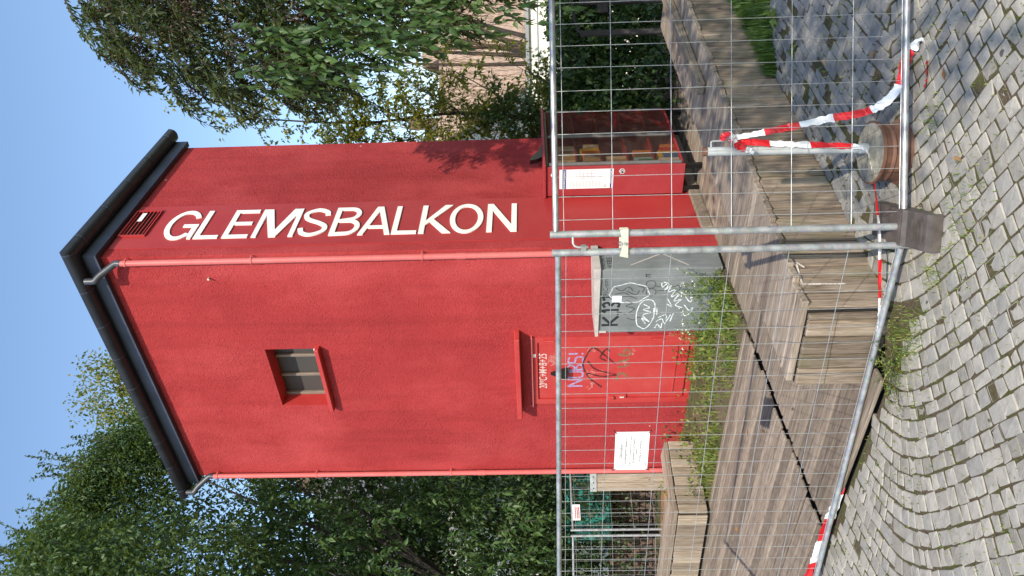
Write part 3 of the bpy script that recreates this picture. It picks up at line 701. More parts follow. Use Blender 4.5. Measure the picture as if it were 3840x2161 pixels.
gp_ = [(-.134, .01), (-.134, -.07), (-.115, -.085), (-.09, -.092), (-.05, -.096), (-.01, -.088), (.02, -.066), (.037, -.03), (.042, .01)]
MB().add([(ng+a, RW_+.13, zg+b) for a, b in gp_], [tuple(range(len(gp_)))]).build('gutter_end', M['zinc'], roof)
def strap(c, out, along):
    pts = [Vector(c) + Vector(out)*a_ + Vector((0, 0, b_ - .003)) for a_, b_ in ((-.10, -.092), (-.05, -.097), (-.009, -.09), (.023, -.068), (.041, -.03), (.046, .012))]
    n = len(pts); a = Vector(along)*.011
    MB().add([p-a for p in pts] + [p+a for p in pts], [(i, i+1, n+i+1, n+i) for i in range(n-1)]).build('gutter_strap', M['fascia'], roof)
for k in range(9): strap((-4.05+k*.53, -ng, zg), (0, -1, 0), (1, 0, 0))
for k in range(5): strap((ng, .1+k*.66, zg), (1, 0, 0), (0, 1, 0))
# downpipes
def downpipe(x, y, z0, zc, gut, low=None):
    p = MB().tube([(x, y, z0), (x, y, zc)], .036, 14).build('downpipe', M['pink'], tower, True)
    MB().tube([Vector(gut), Vector(gut)+Vector((0, 0, -.10))] + [Vector(q_) for q_ in catmull([tuple(Vector(gut)+Vector((0, 0, -.11))), tuple(Vector(gut).lerp(Vector((x, y, zc)), .35)+Vector((0, 0, -.05))), tuple(Vector(gut).lerp(Vector((x, y, zc)), .7)+Vector((0, 0, -.02))), (x, y, zc), (x, y, zc-.06)], 4)], .040, 12).build('gooseneck', M['greypvc'], p, True)
    for z_ in (zc-.12, 5.45, 3.45): 
        MB().lathe([(.037, -.012), (.043, -.012), (.043, .012), (.037, .012)], 14, (x, y, z_)).tube([(x+.03, y+.0, z_), (x+.045, y+.045, z_)], .008, 6).build('bracket', M['pink'], p)
    MB().lathe([(.037, -.06), (.0405, -.06), (.0405, .06), (.037, .06)], 14, (x, y, 3.0)).build('sleeve', M['pink'], p, True)
    return p
downpipe(-.052, -.062, .12, 7.06, (-.20, -.20, 7.41))
downpipe(-3.93, -.062, .12, 7.06, (-4.12, -.20, 7.41))
MB().tube([(-.33, .0, 6.05), (-.33, -.035, 6.05), (-.33, -.045, 6.03)], .012, 6).build('wall_hook', M['clamp'], tower)
# water bottle on the window sill
bt = frame_empty('bottle', 'clear plastic water bottle with green cap lying on the window sill', 'bottle')
pb = MB().lathe([(.0, 0), (.036, .002), (.040, .02), (.038, .07), (.040, .10), (.039, .15), (.036, .19), (.016, .245), (.014, .265), (.0, .266)], 16).build('body', M['bottle'], bt, True)
BM = Matrix.Translation((-1.50, .12, 5.03)) @ Matrix.Rotation(math.radians(-90), 4, 'Y'); pb.matrix_local = BM
lb = MB().lathe([(.0405, .09), (.0412, .09), (.0412, .15), (.0405, .15)], 16).build('label', M['white'], bt, True); lb.matrix_local = BM
cp = MB().lathe([(.0, .262), (.017, .262), (.017, .285), (.0, .285)], 12).build('cap', M['capgreen'], bt); cp.matrix_local = BM

# ------------------------------------------------------------------ cable cabinet with graffiti
cab = frame_empty('cable_cabinet', 'grey metal street cabinet covered in graffiti beside the red door', 'cabinet')
MB().cbox(-.93, -.012, -.45, -.03, .08, 1.425, .008).build('body', M['cab'], cab)
MB().box(-.955, .02, -.485, -.02, 1.426, 1.452).prism([(-.955, 1.452), (.02, 1.452), (.02, 1.505), (-.955, 1.462)], -.485, -.02, lambda a, b, h: (a, h, b)).build('cap', M['cabtop'], cab)
dr = MB().cbox(-.885, -.045, -.462, -.4505, .16, 1.40, .004).build('door', M['cab'], cab)
for hz in (1.33, .35): MB().cbox(-.915, -.890, -.472, -.452, hz, hz+.10, .003).build('hinge', M['cabtop'], dr)
MB().cbox(-.045, -.012, -.466, -.4505, .12, 1.41, .004).build('corner_trim', M['cab'], cab)
cf = lambda a, b: (-a, -.4635, b); cf2 = lambda a, b: (-a, -.4643, b); cf3 = lambda a, b: (-a, -.4650, b)
strokes('graffiti', [[(.80, 1.20), (.80, 1.39)], [(.80, 1.27), (.68, 1.38)], [(.77, 1.29), (.67, 1.20)], [(.635, 1.22), (.63, 1.20)], [(.61, 1.35), (.58, 1.38), (.575, 1.20)], [(.54, 1.36), (.49, 1.38), (.47, 1.33), (.51, 1.29), (.47, 1.25), (.49, 1.20), (.54, 1.21)], [(.44, 1.37), (.375, 1.37), (.41, 1.20)], [(.43, 1.29), (.375, 1.29)]], .03, M['ink'], dr, cf)
text('graffiti', 'FRIC-om', M['ink'], dr, (-.40, -.4638, 1.335), (1, 0, 0), (0, 0, 1), width=.26, height=.055, offset=-.01)
cl = []
for k in range(15):
    a = 2*math.pi*k/14; cl.append((.335+.13*math.cos(a)*(1+.10*(k % 2)), 1.09+.21*math.sin(a)*(1+.10*(k % 2))))
strokes('graffiti', [cl], .010, M['whitepen'], dr, cf2)
strokes('graffiti', [[(.26, 1.25), (.30, 1.18), (.25, 1.10), (.31, 1.05)], [(.35, 1.25), (.33, 1.15), (.38, 1.08)], [(.40, 1.22), (.38, 1.10), (.42, 1.0)], [(.30, .98), (.36, 1.02), (.31, 1.12)], [(.24, 1.0), (.27, .93), (.33, .95)], [(.44, 1.12), (.48, 1.05), (.52, 1.12), (.56, 1.02), (.62, 1.08)],
                     [(.60, 1.22), (.64, 1.12)], [(.70, 1.10), (.73, 1.02), (.69, .98), (.72, .90)]], .007, M['ink'], dr, cf2)
MB().box(-.462, -.365, -.4665, -.4635, 1.175, 1.285).build('sticker', M['white'], dr)
wl_ = [[(.82, .97), (.86, .88), (.72, .80), (.52, .79), (.44, .84), (.46, .94), (.60, .99), (.74, .99), (.82, .97)], [(.79, .88), (.70, .93), (.76, .84), (.66, .92), (.62, .83), (.58, .92), (.55, .85), (.50, .92)], [(.70, .79), (.56, .80)], [(.66, .76), (.56, .765)],
       [(.86, .77), (.80, .74), (.86, .70), (.78, .69)], [(.76, .76), (.72, .70), (.78, .67)], [(.70, .74), (.66, .66), (.72, .64)], [(.80, .66), (.66, .60)], [(.76, .60), (.64, .57)],
       [(.19, .72), (.22, .66), (.30, .70), (.24, .63), (.33, .66), (.30, .58), (.40, .62), (.36, .54), (.46, .58), (.44, .50), (.52, .56), (.56, .48)], [(.21, .68), (.26, .73), (.20, .74)], [(.42, .66), (.54, .60), (.50, .66)],
       [(.52, .46), (.60, .40), (.56, .36), (.64, .38), (.68, .44), (.60, .47)], [(.40, .46), (.48, .40), (.44, .38)]]
strokes('graffiti', wl_, .012, M['whitepen'], dr, cf3)
strokes('graffiti', [[(.22+.055*math.cos(t), .86+.055*math.sin(t)) for t in np.linspace(0, 6.3, 9)], [(.33+.055*math.cos(t), .85+.055*math.sin(t)) for t in np.linspace(0, 6.3, 9)], [(.25, .80), (.26, .62), (.24, .56), (.29, .53), (.33, .57), (.31, .63), (.31, .79)]], .006, M['ink'], dr, cf2)
strokes('graffiti', [[(.07, .92), (.13, .92)], [(.085, .87), (.085, .91)], [(.115, .87), (.115, .91)]], .009, M['ink'], dr, cf2, False)
sf = lambda a, b: (-.0095, a, b)
text('graffiti', 'KEBS', M['ink'], cab, (-.0095, -.41, 1.285), (0, 1, 0), (0, 0, 1), width=.19, height=.06)
text('graffiti', 'FAUN IN', M['ink'], cab, (-.0095, -.43, 1.365), (0, 1, 0), (0, 0, 1), width=.30, height=.045, offset=-.01)
for ln_ in ([(-.38, 1.09), (-.165, .72)], [(-.17, .705), (-.40, .45)]): strokes('scratch', [ln_], .016, M['cabtop'], cab, sf, False)

# ------------------------------------------------------------------ open book shelf against the lettered wall
bk = frame_empty('book_cabinet', 'red glazed book cabinet with poster standing against the lettered wall', 'book cabinet')
bx0, bx1, by0, by1, bz0, bz1 = .03, .44, 1.10, 2.76, .27, 1.985
sp = MB().cbox(bx0, bx1, by0, by0+.03, bz0, bz1, .004).build('side_panel', M['shelfred'], bk)
MB().cbox(bx0, bx1, by1-.03, by1, bz0, bz1, .004).build('side_panel', M['shelfred'], bk)
MB().box(bx0, bx0+.02, by0+.03, by1-.03, bz0, bz1).build('back_panel', M['shelfred'], bk)
MB().cbox(bx0+.02, bx1-.02, by0+.031, by1-.031, bz0, bz0+.03, .004).build('shelf', M['shelfred'], bk)
SH = [bz0+.03]
for z_ in (.60, .93, 1.26, 1.58):
    MB().cbox(bx0+.02, bx1-.05, by0+.031, by1-.031, z_, z_+.026, .004).build('shelf', M['shelfred'], bk); SH.append(z_+.026)
MB().cbox(bx0-.01, bx1+.05, by0-.03, by1+.03, bz1+.001, bz1+.035, .006).build('roof_board', M['shelfred'], bk)
MB().box(bx0, bx1, by0+.01, by1-.01, bz1-.03, bz1-.001).build('top_rail', M['black'], bk)
for ya, yb in ((by0+.045, 1.92), (1.955, by1-.02)):
    dr_ = MB().box(bx1-.005, bx1+.001, ya, yb, bz0+.06, bz1-.05).build('glass_door', M['glass'], bk)
    for y_ in (ya, yb): MB().tube([(bx1+.006, y_, bz0+.05), (bx1+.006, y_, bz1-.04)], .014, 8).build('door_bar', M['gasket'], dr_, True)
MB().tube([(bx1+.012, by0+.05, bz0+.045), (bx1+.012, by0+.05, bz1-.04)], .024, 10).build('hinge_bar', M['gasket'], bk, True)
for fx, fy in ((.05, by0+.02), (bx1-.07, by0+.02), (.05, by1-.08), (bx1-.07, by1-.08)): MB().box(fx, fx+.05, fy, fy+.06, .056, bz0).build('foot', M['black'], bk)
# poster and stickers on the side panel (plane y = by0)
po = MB().box(.135, .405, by0-.004, by0-.001, 1.15, 1.82).build('poster', M['white'], sp)
yq = by0-.0045
MB().box(.137, .403, by0-.0048, by0-.0042, 1.735, 1.785).build('print_band', M['blue'], po); MB().box(.137, .403, by0-.0048, by0-.0042, 1.17, 1.19).build('print_band', M['blue'], po)
text('print', 'DAS OFFENE BÜCHERREGAL', M['white'], po, (.143, by0-.0052, 1.748), (1, 0, 0), (0, 0, 1), width=.25, height=.022, offset=.01)
ln = [[(.155, z_), (random.uniform(.22, .27), z_)] for z_ in np.linspace(1.68, 1.30, 22)]
strokes('print', ln, .0035, M['greyink'], po, lambda a, b: (a, by0-.0050, b), False)
sk = [[(.30, 1.60), (.385, 1.62), (.385, 1.36), (.30, 1.38), (.30, 1.60)]] + [[(.30, z_), (.385, z_+.01)] for z_ in (1.42, 1.47, 1.52, 1.56)] + [[(.29, 1.34), (.30, 1.30)], [(.37, 1.34), (.37, 1.29)], [(.34, 1.61), (.345, 1.37)]] + [[(.275, 1.60), (.275, 1.40)], [(.27, 1.55), (.30, 1.50)]]
strokes('print', sk, .004, M['greyink'], po, lambda a, b: (a, by0-.0050, b), False)
strokes('print', [[(.17+.014*math.cos(t), 1.25+.014*math.sin(t)) for t in np.linspace(0, 6.3, 8)]], .005, M['ink'], po, lambda a, b: (a, by0-.0050, b))
strokes('print', [[(.20+k*.012, 1.18), (.208+k*.012, 1.18)] for k in range(15)], .007, M['white'], po, lambda a, b: (a, by0-.0052, b), False)
st = MB().prism([(.365+.038*math.cos(t), 1.045+.038*math.sin(t)) for t in np.arange(6)*math.pi/3+.5], by0-.004, by0-.001, lambda a, b, h: (a, h, b)).build('sticker', M['white'], sp)
MB().prism([(.365+.031*math.cos(t), 1.045+.031*math.sin(t)) for t in np.arange(6)*math.pi/3+.5], by0-.0052, by0-.0045, lambda a, b, h: (a, h, b)).build('print', M['ink'], st)
strokes('print', [[(.35, 1.05), (.365, 1.065), (.38, 1.04)], [(.352, 1.03), (.37, 1.025), (.375, 1.055)]], .006, M['white'], st, lambda a, b: (a, by0-.0056, b))
sheet('sticker', M['white'], sp, [(.29, by0-.001, 1.90), (.33, by0-.001, 1.93), (.37, by0-.001, 1.91), (.365, by0-.001, 1.865), (.335, by0-.001, 1.88), (.32, by0-.001, 1.85), (.295, by0-.001, 1.86)], .003, (0, -1, 0))
# books
BC = {'cream': (.62, .54, .40), 'white': (.72, .70, .64), 'yellow': (.70, .48, .06), 'orange': (.68, .22, .04), 'red': (.50, .03, .03), 'green': (.05, .22, .09), 'blue': (.06, .18, .38), 'pale blue': (.30, .48, .58), 'brown': (.20, .11, .06), 'grey': (.28, .27, .26), 'black': (.03, .03, .03), 'tan': (.45, .31, .17)}
for k_, v_ in list(BC.items()): M['book_'+k_] = plain('book_'+k_.replace(' ', '_'), v_, .5, 0, .1, 20)
ordn = ['first', 'second', 'third', 'fourth', 'fifth', 'sixth', 'seventh', 'eighth', 'ninth', 'tenth']
shn = ['bottom', 'second lowest', 'middle', 'second highest', 'top']
rows = {4: ['cream', 'white', 'cream', 'tan', 'cream', 'brown', 'white', 'cream'], 3: ['white', 'cream', 'black', 'tan', 'grey', 'orange', 'yellow', 'cream'], 2: ['white', 'cream', 'tan', 'cream'], 1: ['pale blue', 'yellow', 'green', 'pale blue', 'brown', 'orange'], 0: ['red', 'green', 'white', 'blue', 'yellow', 'red', 'orange']}
for sh, cols in rows.items():
    y_ = by0+.06
    for i, cn in enumerate(cols):
        th_ = random.uniform(.05, .085); h_ = random.uniform(.18, .26); d_ = random.uniform(.13, .19)
        x1_ = bx1-.055-random.uniform(0, .02)
        bo_ = frame_empty('book', '%s book, %s from the poster side on the cabinet\'s %s shelf' % (cn, ordn[i], shn[sh]), 'book', 'books in the glazed cabinet')
        z0 = SH[sh]+.001
        MB().box(x1_-d_, x1_, y_, y_+th_*.12, z0, z0+h_).box(x1_-d_, x1_, y_+th_*.88, y_+th_, z0, z0+h_).box(x1_-.002, x1_+.004, y_, y_+th_, z0, z0+h_).build('cover', M['book_'+cn], bo_)
        MB().box(x1_-d_+.006, x1_-.003, y_+th_*.13, y_+th_*.87, z0+.004, z0+h_-.006).build('pages', M['book_white'], bo_)
        y_ += th_ + random.uniform(.004, .03)
# black pointed thing on top of the cabinet
bf = frame_empty('black_flap', 'black pointed curved flap on top of the red book cabinet', 'flap')
prof = [(1.84, 2.185), (1.93, 2.17), (2.03, 2.12), (2.14, 2.06), (2.30, 2.03), (2.34, 2.022), (1.94, 2.022), (1.88, 2.09)]
MB().prism(prof, .10, .16, lambda a, b, h: (h, a, b)).build('flap', M['black'], bf)

# ------------------------------------------------------------------ site fence
def fence_panel(label, p0, p1, zb, H, nwire=28, pitch=.12, mat='galv', loc_group='panels of temporary site fence', zs=(.30, .633, .966, 1.30, 1.633), lean=0.0):
    p0, p1 = Vector(p0), Vector(p1); d = (p1-p0); L_ = d.length; n = d.normalized()
    root = empty('site_fence', (p0.x, p0.y, 0), math.atan2(n.y, n.x), label, 'fence', loc_group)
    for x in (0, L_): MB().tube([(x, 0, zb), (x, 0, zb+H)], .0205, 14).build('post', M[mat], root, True)
    MB().tube([(.018, 0, zb+H-.035), (L_-.018, 0, zb+H-.035)], .0175, 12).build('top_rail', M[mat], root, True)
    MB().tube([(.018, 0, zb+.06), (L_-.018, 0, zb+.06)], .0175, 12).build('bottom_rail', M[mat], root, True)
    w0 = MB().tube([(0, 0, 0), (0, 0, H-.11)], .0018, 5).build('wire', M['wire'], root, True); wm = w0.data
    first = True
    k0 = .085
    for k in range(nwire):
        x = k0 + k*pitch
        if x > L_-.05: break
        if first: o = w0; first = False
        else: o = bpy.data.objects.new('wire', wm); COL.objects.link(o); o.parent = root
        o.location = (x + random.gauss(0, .0015), -.004, zb+.07); o.rotation_euler = (random.gauss(0, .0015), random.gauss(0, .0026), 0)
    hm = None
    for z_ in (.035,) + tuple(zs) + (H-.13,):
        if hm is None:
            o = MB().tube([(.02, 0, 0), (L_*.33, 0, random.gauss(0, .002)), (L_*.66, 0, random.gauss(0, .002)), (L_-.02, 0, 0)], .0021, 5).build('wire', M['wire'], root, True); hm = o.data
        else: o = bpy.data.objects.new('wire', hm); COL.objects.link(o); o.parent = root
        o.location = (0, .0005, zb+.05+z_)
    return root
FP0, FPd = Vector((.195, 4.225, 0)), Vector((-.866, .5, 0)).normalized()
left_p = fence_panel('galvanised site fence panel carrying the white notice', FP0 + FPd*3.5, FP0, .02, 2.03)
right_p = fence_panel('galvanised site fence panel in front of the bollard', (.298, 4.195, 0), (3.79, 3.945, 0), .02, 2.04)
# clamp and hook parts joining the two panels
cl_ = empty('fence_clamp', (.2465, 4.205, 0), math.atan2(-.03, .103), 'pale metal clamp with bolt joining the two front fence panels', 'clamp')
MB().prism([(-.085, 1.62), (.085, 1.62), (.075, 1.668), (.022, 1.655), (-.022, 1.655), (-.075, 1.668)], -.030, -.022, lambda a, b, h: (a, h, b)).cbox(-.08, .08, .022, .030, 1.615, 1.665, .003).build('plate', M['clamp'], cl_)
MB().tube([(0, -.045, 1.64), (0, .035, 1.64)], .008, 8).lathe([(.0, 0), (.014, 0), (.014, .012), (0, .012)], 6, (0, -.03, 1.66)).build('bolt', M['galv'], cl_)
MB().tube([(.1035*1, -.0, 1.93), (.052-.0, 0, 1.93), (.035, 0, 1.92), (.028, 0, 1.90), (.028, 0, 1.845)], .0065, 8).build('hook', M['wire'], right_p).matrix_local = Matrix.Translation((-.103, .0, 0))
MB().box(.012, .042, -.016, .016, 1.855, 1.885).build('hook_socket', M['galv'], left_p).matrix_local = Matrix.Translation((3.5, 0, 0))
# plastic fence foot
ft = empty('ballast_block', (.235, 3.93, 0), math.atan2(.60, .14), 'dark recycled plastic ballast block under the joint of the two fence panels', 'ballast block')
pr = [(0, .012), (.04, .012), (.04, .04), (.10, .04), (.10, .012), (.62, .012), (.635, .03), (.635, .085), (.62, .095), (.40, .10), (.385, .118), (.22, .118), (.20, .10), (.03, .082), (0, .065)]
MB().prism(pr, -.10, .10, lambda a, b, h: (a, h, b)).build('block', M['plastic'], ft)
MB().box(.23, .375, -.085, .085, .1185, .124).build('top_pad', M['plastic'], ft)
for k in range(4): MB().box(.06+k*.026, .072+k*.026, -.06, .06, .085, .094+.0035*k).build('rib', M['plastic'], ft)
# small trestle-type notice on left panel
t0, t1 = 1.335, 1.665; zA, zB = 1.415, 1.640
nt = empty('notice', FP0 + FPd*1.67, math.atan2(-FPd.y, -FPd.x), 'white laminated notice tied to the fence with black cable ties', 'notice')
Wn = .335
MB().box(0, Wn, -.012, -.009, zA, zB).build('sheet', M['white'], nt)
pp = nt.children[0]
def nl(s, z, w, h, m='ink'): text('print', s, M[m], pp, (Wn/2, -.0128, z), (1, 0, 0), (0, 0, 1), width=w, height=h, align='CENTER', offset=.006)
nl('Glemsbalkon', 1.588, .125, .021); nl('vorübergehend gesperrt!', 1.555, .235, .022)
nl('Aufgrund von Vandalismusschäden bleibt', 1.528, .265, .014); nl('der Glemsbalkon bis auf Weiteres', 1.508, .215, .014); nl('gesperrt.', 1.488, .055, .013); nl('Wir bitten um Ihr Verständnis.', 1.464, .19, .014)
strokes('print', [[(.03, 1.438), (.075, 1.438)], [(.03, 1.428), (.065, 1.428)]], .004, M['greyink'], pp, lambda a, b: (a, -.0128, b), False)
for x_, z_, dx_, dz_ in ((.01, zB-.01, -.015, .018), (Wn-.01, zB-.01, .015, .016), (.01, zA+.01, -.014, -.02), (Wn-.01, zA+.01, .012, -.018)):
    MB().tube([(x_, -.014, z_), (x_+dx_, -.012, z_+dz_), (x_+dx_*1.2, .004, z_+dz_*1.3)], .003, 6).build('cable_tie', M['ink'], nt)

# ------------------------------------------------------------------ bollard standing in a wheel rim
bl = empty('bollard', (.748, 4.385, 0), 0, 'grey steel bollard set in a concrete-filled rusty wheel rim, wrapped in tape', 'bollard')
rim = MB().lathe([(r__*.90, z__*.76) for r__, z__ in [(.0, .004), (.205, .004), (.212, .012), (.212, .022), (.192, .034), (.178, .075), (.178, .115), (.186, .125), (.186, .135), (.180, .15), (.190, .195), (.203, .205), (.205, .222), (.196, .226)]], 48).build('rim', M['rust'], bl, True)
MB().lathe([(.0, .158), (.175, .163), (.173, .173), (.105, .179), (.0, .18)], 40).build('concrete_fill', M['rim_in'], bl, True)
pole = MB().tube([(.03, .02, .17), (.036, .02, 1.13)], .0265, 18).build('pole', M['polegrey'], bl, True)
MB().lathe([(.0, 0), (.031, 0), (.031, .05), (.026, .056), (0, .056)], 18, (.03, .02, .174)).build('collar', M['polegrey'], pole, True)
MB().lathe([(.018, 0), (.0275, 0), (.0275, .025), (.018, .02)], 16, (.036, .02, 1.115)).build('rim_cap', M['rust'], pole, True)
MB().tube([(.055, .02, 1.09), (.092, .02, 1.09), (.098, .02, 1.08), (.098, .02, .97), (.092, .02, .96), (.058, .02, .955)], .005, 8).build('staple', M['polegrey'], pole, True)

# ------------------------------------------------------------------ red and white barrier tape
def tape(label, path, widths, start=0, seg=.30, twist=None, name='barrier_tape'):
    pts = [Vector(p) for p in catmull(path, 10)]; n = len(pts)
    root = empty(name, pts[0], 0, label, 'barrier tape'); O = pts[0]
    acc = 0; cur = start; L_, R_ = [], []; dist = [0]
    for i in range(1, n): dist.append(dist[-1] + (pts[i]-pts[i-1]).length)
    def flush(i0, i1, c):
        if i1 <= i0: return
        mb = MB(); m_ = i1-i0+1; A_, B_, C_ = [], [], []
        for i in range(i0, i1+1):
            t = (pts[min(i+1, n-1)]-pts[max(i-1, 0)]).normalized(); fr_ = i/(n-1)
            w_ = np.interp(fr_, np.linspace(0, 1, len(widths)), widths)
            an = np.interp(fr_, np.linspace(0, 1, len(twist)), twist) if twist else 0
            side = t.cross(Vector((0, 1, 0))); side = side.normalized() if side.length > .05 else Vector((1, 0, 0)); nrm = side.cross(t)
            s_ = side*math.cos(an) + nrm*math.sin(an); b_ = t.cross(s_)
            jv = Vector((random.gauss(0, 1), random.gauss(0, 1), random.gauss(0, 1)))*w_*.05; A_.append(pts[i]-O+s_*w_/2*(1+random.gauss(0, .07))+jv); B_.append(pts[i]-O-s_*w_/2*(1+random.gauss(0, .07))-jv); C_.append(pts[i]-O+b_*(w_*.16*math.sin(i*.55)))
        mb.add(A_+C_+B_, [(k, k+1, m_+k+1, m_+k) for k in range(m_-1)] + [(m_+k, m_+k+1, 2*m_+k+1, 2*m_+k) for k in range(m_-1)])
        mb.build('stripe', M['taper' if c else 'tapew'], root)
    i0 = 0; nxt = seg
    for i in range(1, n):
        if dist[i] >= nxt or i == n-1:
            flush(i0, i, cur); cur = 1-cur; i0 = i; nxt += seg
    return root
KN = (.850, 4.372, 1.00)
tape('striped tape running from the bollard knot down to the right onto the stones', [KN, (.875, 4.35, .81), (.905, 4.33, .63), (.935, 4.31, .45), (.965, 4.28, .24), (1.02, 4.24, .13), (1.12, 4.21, .07), (1.24, 4.17, .055), (1.29, 4.08, .03), (1.25, 4.04, .016), (1.12, 4.04, .014), (1.04, 4.06, .02)], [.03, .044, .044, .05, .05, .055, .06, .05], 0, .20, [.2, .4, .2, .7, .5, .9, 1.2])
tape('striped tape from the knot down the pole and low to the left', [KN, (.832, 4.373, .90), (.812, 4.372, .69), (.800, 4.370, .48), (.787, 4.37, .29), (.772, 4.365, .215), (.755, 4.37, .195), (.68, 4.35, .185), (.50, 4.36, .155), (.25, 4.38, .13), (.0, 4.42, .115), (-.2, 4.465, .10), (-.34, 4.535, .085)], [.03, .044, .044, .03, .026, .024, .024, .022, .022], 1, .24, [.2, .5, .3, 1.0, .2, .4])
tape('short knotted tape end hanging beside the staple of the bollard', [(.835, 4.35, 1.04), (.865, 4.335, 1.025), (.88, 4.345, .98), (.835, 4.335, .97), (.80, 4.34, .95), (.78, 4.345, .90), (.76, 4.34, .86)], [.03, .05, .05, .045, .045, .05], 1, .075, [.3, 1.2, .2, .8])
tape('striped tape stretched low along the left fence panel', [tuple(FP0+FPd*1.70+Vector((.0, .03, .045))), tuple(FP0+FPd*1.95+Vector((0, .02, .06))), tuple(FP0+FPd*2.3+Vector((0, .02, .09))), tuple(FP0+FPd*2.7+Vector((0, .02, .125))), tuple(FP0+FPd*3.2+Vector((0, .02, .17)))], [.05, .075, .07, .06], 1, .235, [.3, .1, .3])

# ------------------------------------------------------------------ left background: post, second fence, container, brick wall
gp = frame_empty('plank_post', 'two upright grey planks under a bolted steel bracket, left of the tower', 'post')
gp.location = (-2.78, 11.0, 0); gp.rotation_euler = (0, 0, .02)
for i in range(2): plank('plank', M['pale'], gp, 1.16, .125, .05, (-.075-.128*i, 0, .73), (0, 0, 1), (1, 0, 0), .005)
pl = MB().cbox(-.27, .0, -.04, -.027, 1.30, 1.40, .004).build('bracket', M['galv'], gp)
for k in range(3): MB().lathe([(0, 0), (.012, 0), (.012, .01), (0, .01)], 8, (-.22+k*.085, -.045, 1.35)).build('bolt', M['black'], pl)
fence_panel('back fence panel right of its pale posts, behind the short bench wall', (-3.79, 11.5, 0), (-2.2, 12.6, 0), -.32, 2.0, 14, .12, 'galv', 'panels of temporary site fence')
fence_panel('back fence panel left of its pale posts, behind the short bench wall', (-7.0, 12.0, 0), (-3.89, 11.52, 0), -.32, 2.0, 27, .12, 'galv', 'panels of temporary site fence')
o = sheet('warning_plate', M['white'], None, [(-3.45, 11.69, 1.52), (-3.66, 11.56, 1.52), (-3.66, 11.56, 1.64), (-3.45, 11.69, 1.64)], .003, (.57, -.82, 0)); tag(o, 'small white warning plate hung on the back fence panel', 'sign')
strokes('print', [[(0.02, z_), (.2, z_)] for z_ in (1.545, 1.57, 1.60)], .008, M['taper'], o, lambda a, b: (-3.655+a*.85+.005, 11.548+a*.55, b), False)
tc = empty('container', (-4.15, 14.3, .55), -.1, 'teal green plastic container behind the back fence', 'container')
MB().cbox(-.65, .65, -.45, .45, .25, 1.0, .06).build('body', M['teal'], tc); MB().cbox(-.68, .68, -.48, .48, 1.0, 1.10, .05).build('lid', M['teal'], tc)
for sx in (-.55, .5): MB().box(sx, sx+.06, -.4, .4, -.62, .25).build('leg', M['black'], tc)
br = empty('brick_wall', (-7.5, 14.6, -.3), -.05, 'low dark brown brick wall in the shade behind the back fence', 'wall')
MB().box(0, 4.6, .02, .3, 0, 1.02).build('core', M['joint'], br)
bmesh_ = MB().cbox(0, .29, -.0, .09, 0, .11, .006)
proto = None
for r_ in range(8):
    for c_ in range(15):
        x_ = c_*.305 + (.15 if r_ % 2 else 0)
        if proto is None: o = bmesh_.build('brick', M['brick'], br); proto = o.data
        else: o = bpy.data.objects.new('brick', proto); COL.objects.link(o); o.parent = br
        o.location = (x_, -.02+random.gauss(0, .004), .02+r_*.125)
MB().cbox(-.05, 4.7, -.06, .34, 1.03, 1.10, .01).build('coping', M['brick'], br)
bank = MB().prism([(-7.5, 11.1), (-2.3, 11.0), (-2.6, 12.6), (-7.5, 13.6)], -.08, .30, lambda a, b, h: (a + (0 if h < 0 else .1), b, h - (.25 if b > 12 and h > 0 else 0))).build('clay_bank', M['orange']); tag(bank, kind='structure')

# ------------------------------------------------------------------ right background: railing, white wall, houses
rl_ = empty('dark_railing', (3.25, 9.5, .0), .25, 'dark timber railing by the hedge at the right edge', 'railing')
for x_, z0, z1 in ((0, .1, 1.5), (.46, .1, 1.5)): plank('post', M['darkwood'], rl_, z1-z0, .075, .04, (x_, 0, (z0+z1)/2), (0, 0, 1), (1, 0, 0))
MB().tube([(-.05, 0, 1.45), (.05, 0, 1.53), (.3, 0, 1.58), (.9, 0, 1.60)], [.02, .022, .022, .022], 8).build('hand_rail', M['darkwood'], rl_)
plank('board', M['darkwood'], rl_, .9, .14, .03, (.75, .0, 1.2), (1, 0, 0), (0, 0, 1))
gw = empty('garden_wall', (3.3, 15.3, 0), -.06, 'long white garage wall with grey metal coping behind the hedge', 'wall')
MB().box(0, 4.2, 0, 2.5, -.1, 2.16).build('wall', M['plaster'], gw); MB().cbox(-.06, 4.26, -.06, 2.56, 2.161, 2.24, .01).build('coping', M['coping'], gw)
MB().box(0, 4.2, -.012, -.001, 1.98, 2.0).build('trim_line', M['coping'], gw)
MB().cbox(.9, 1.15, -.03, -.002, 1.45, 1.6, .004).build('air_vent', M['orange'], gw)
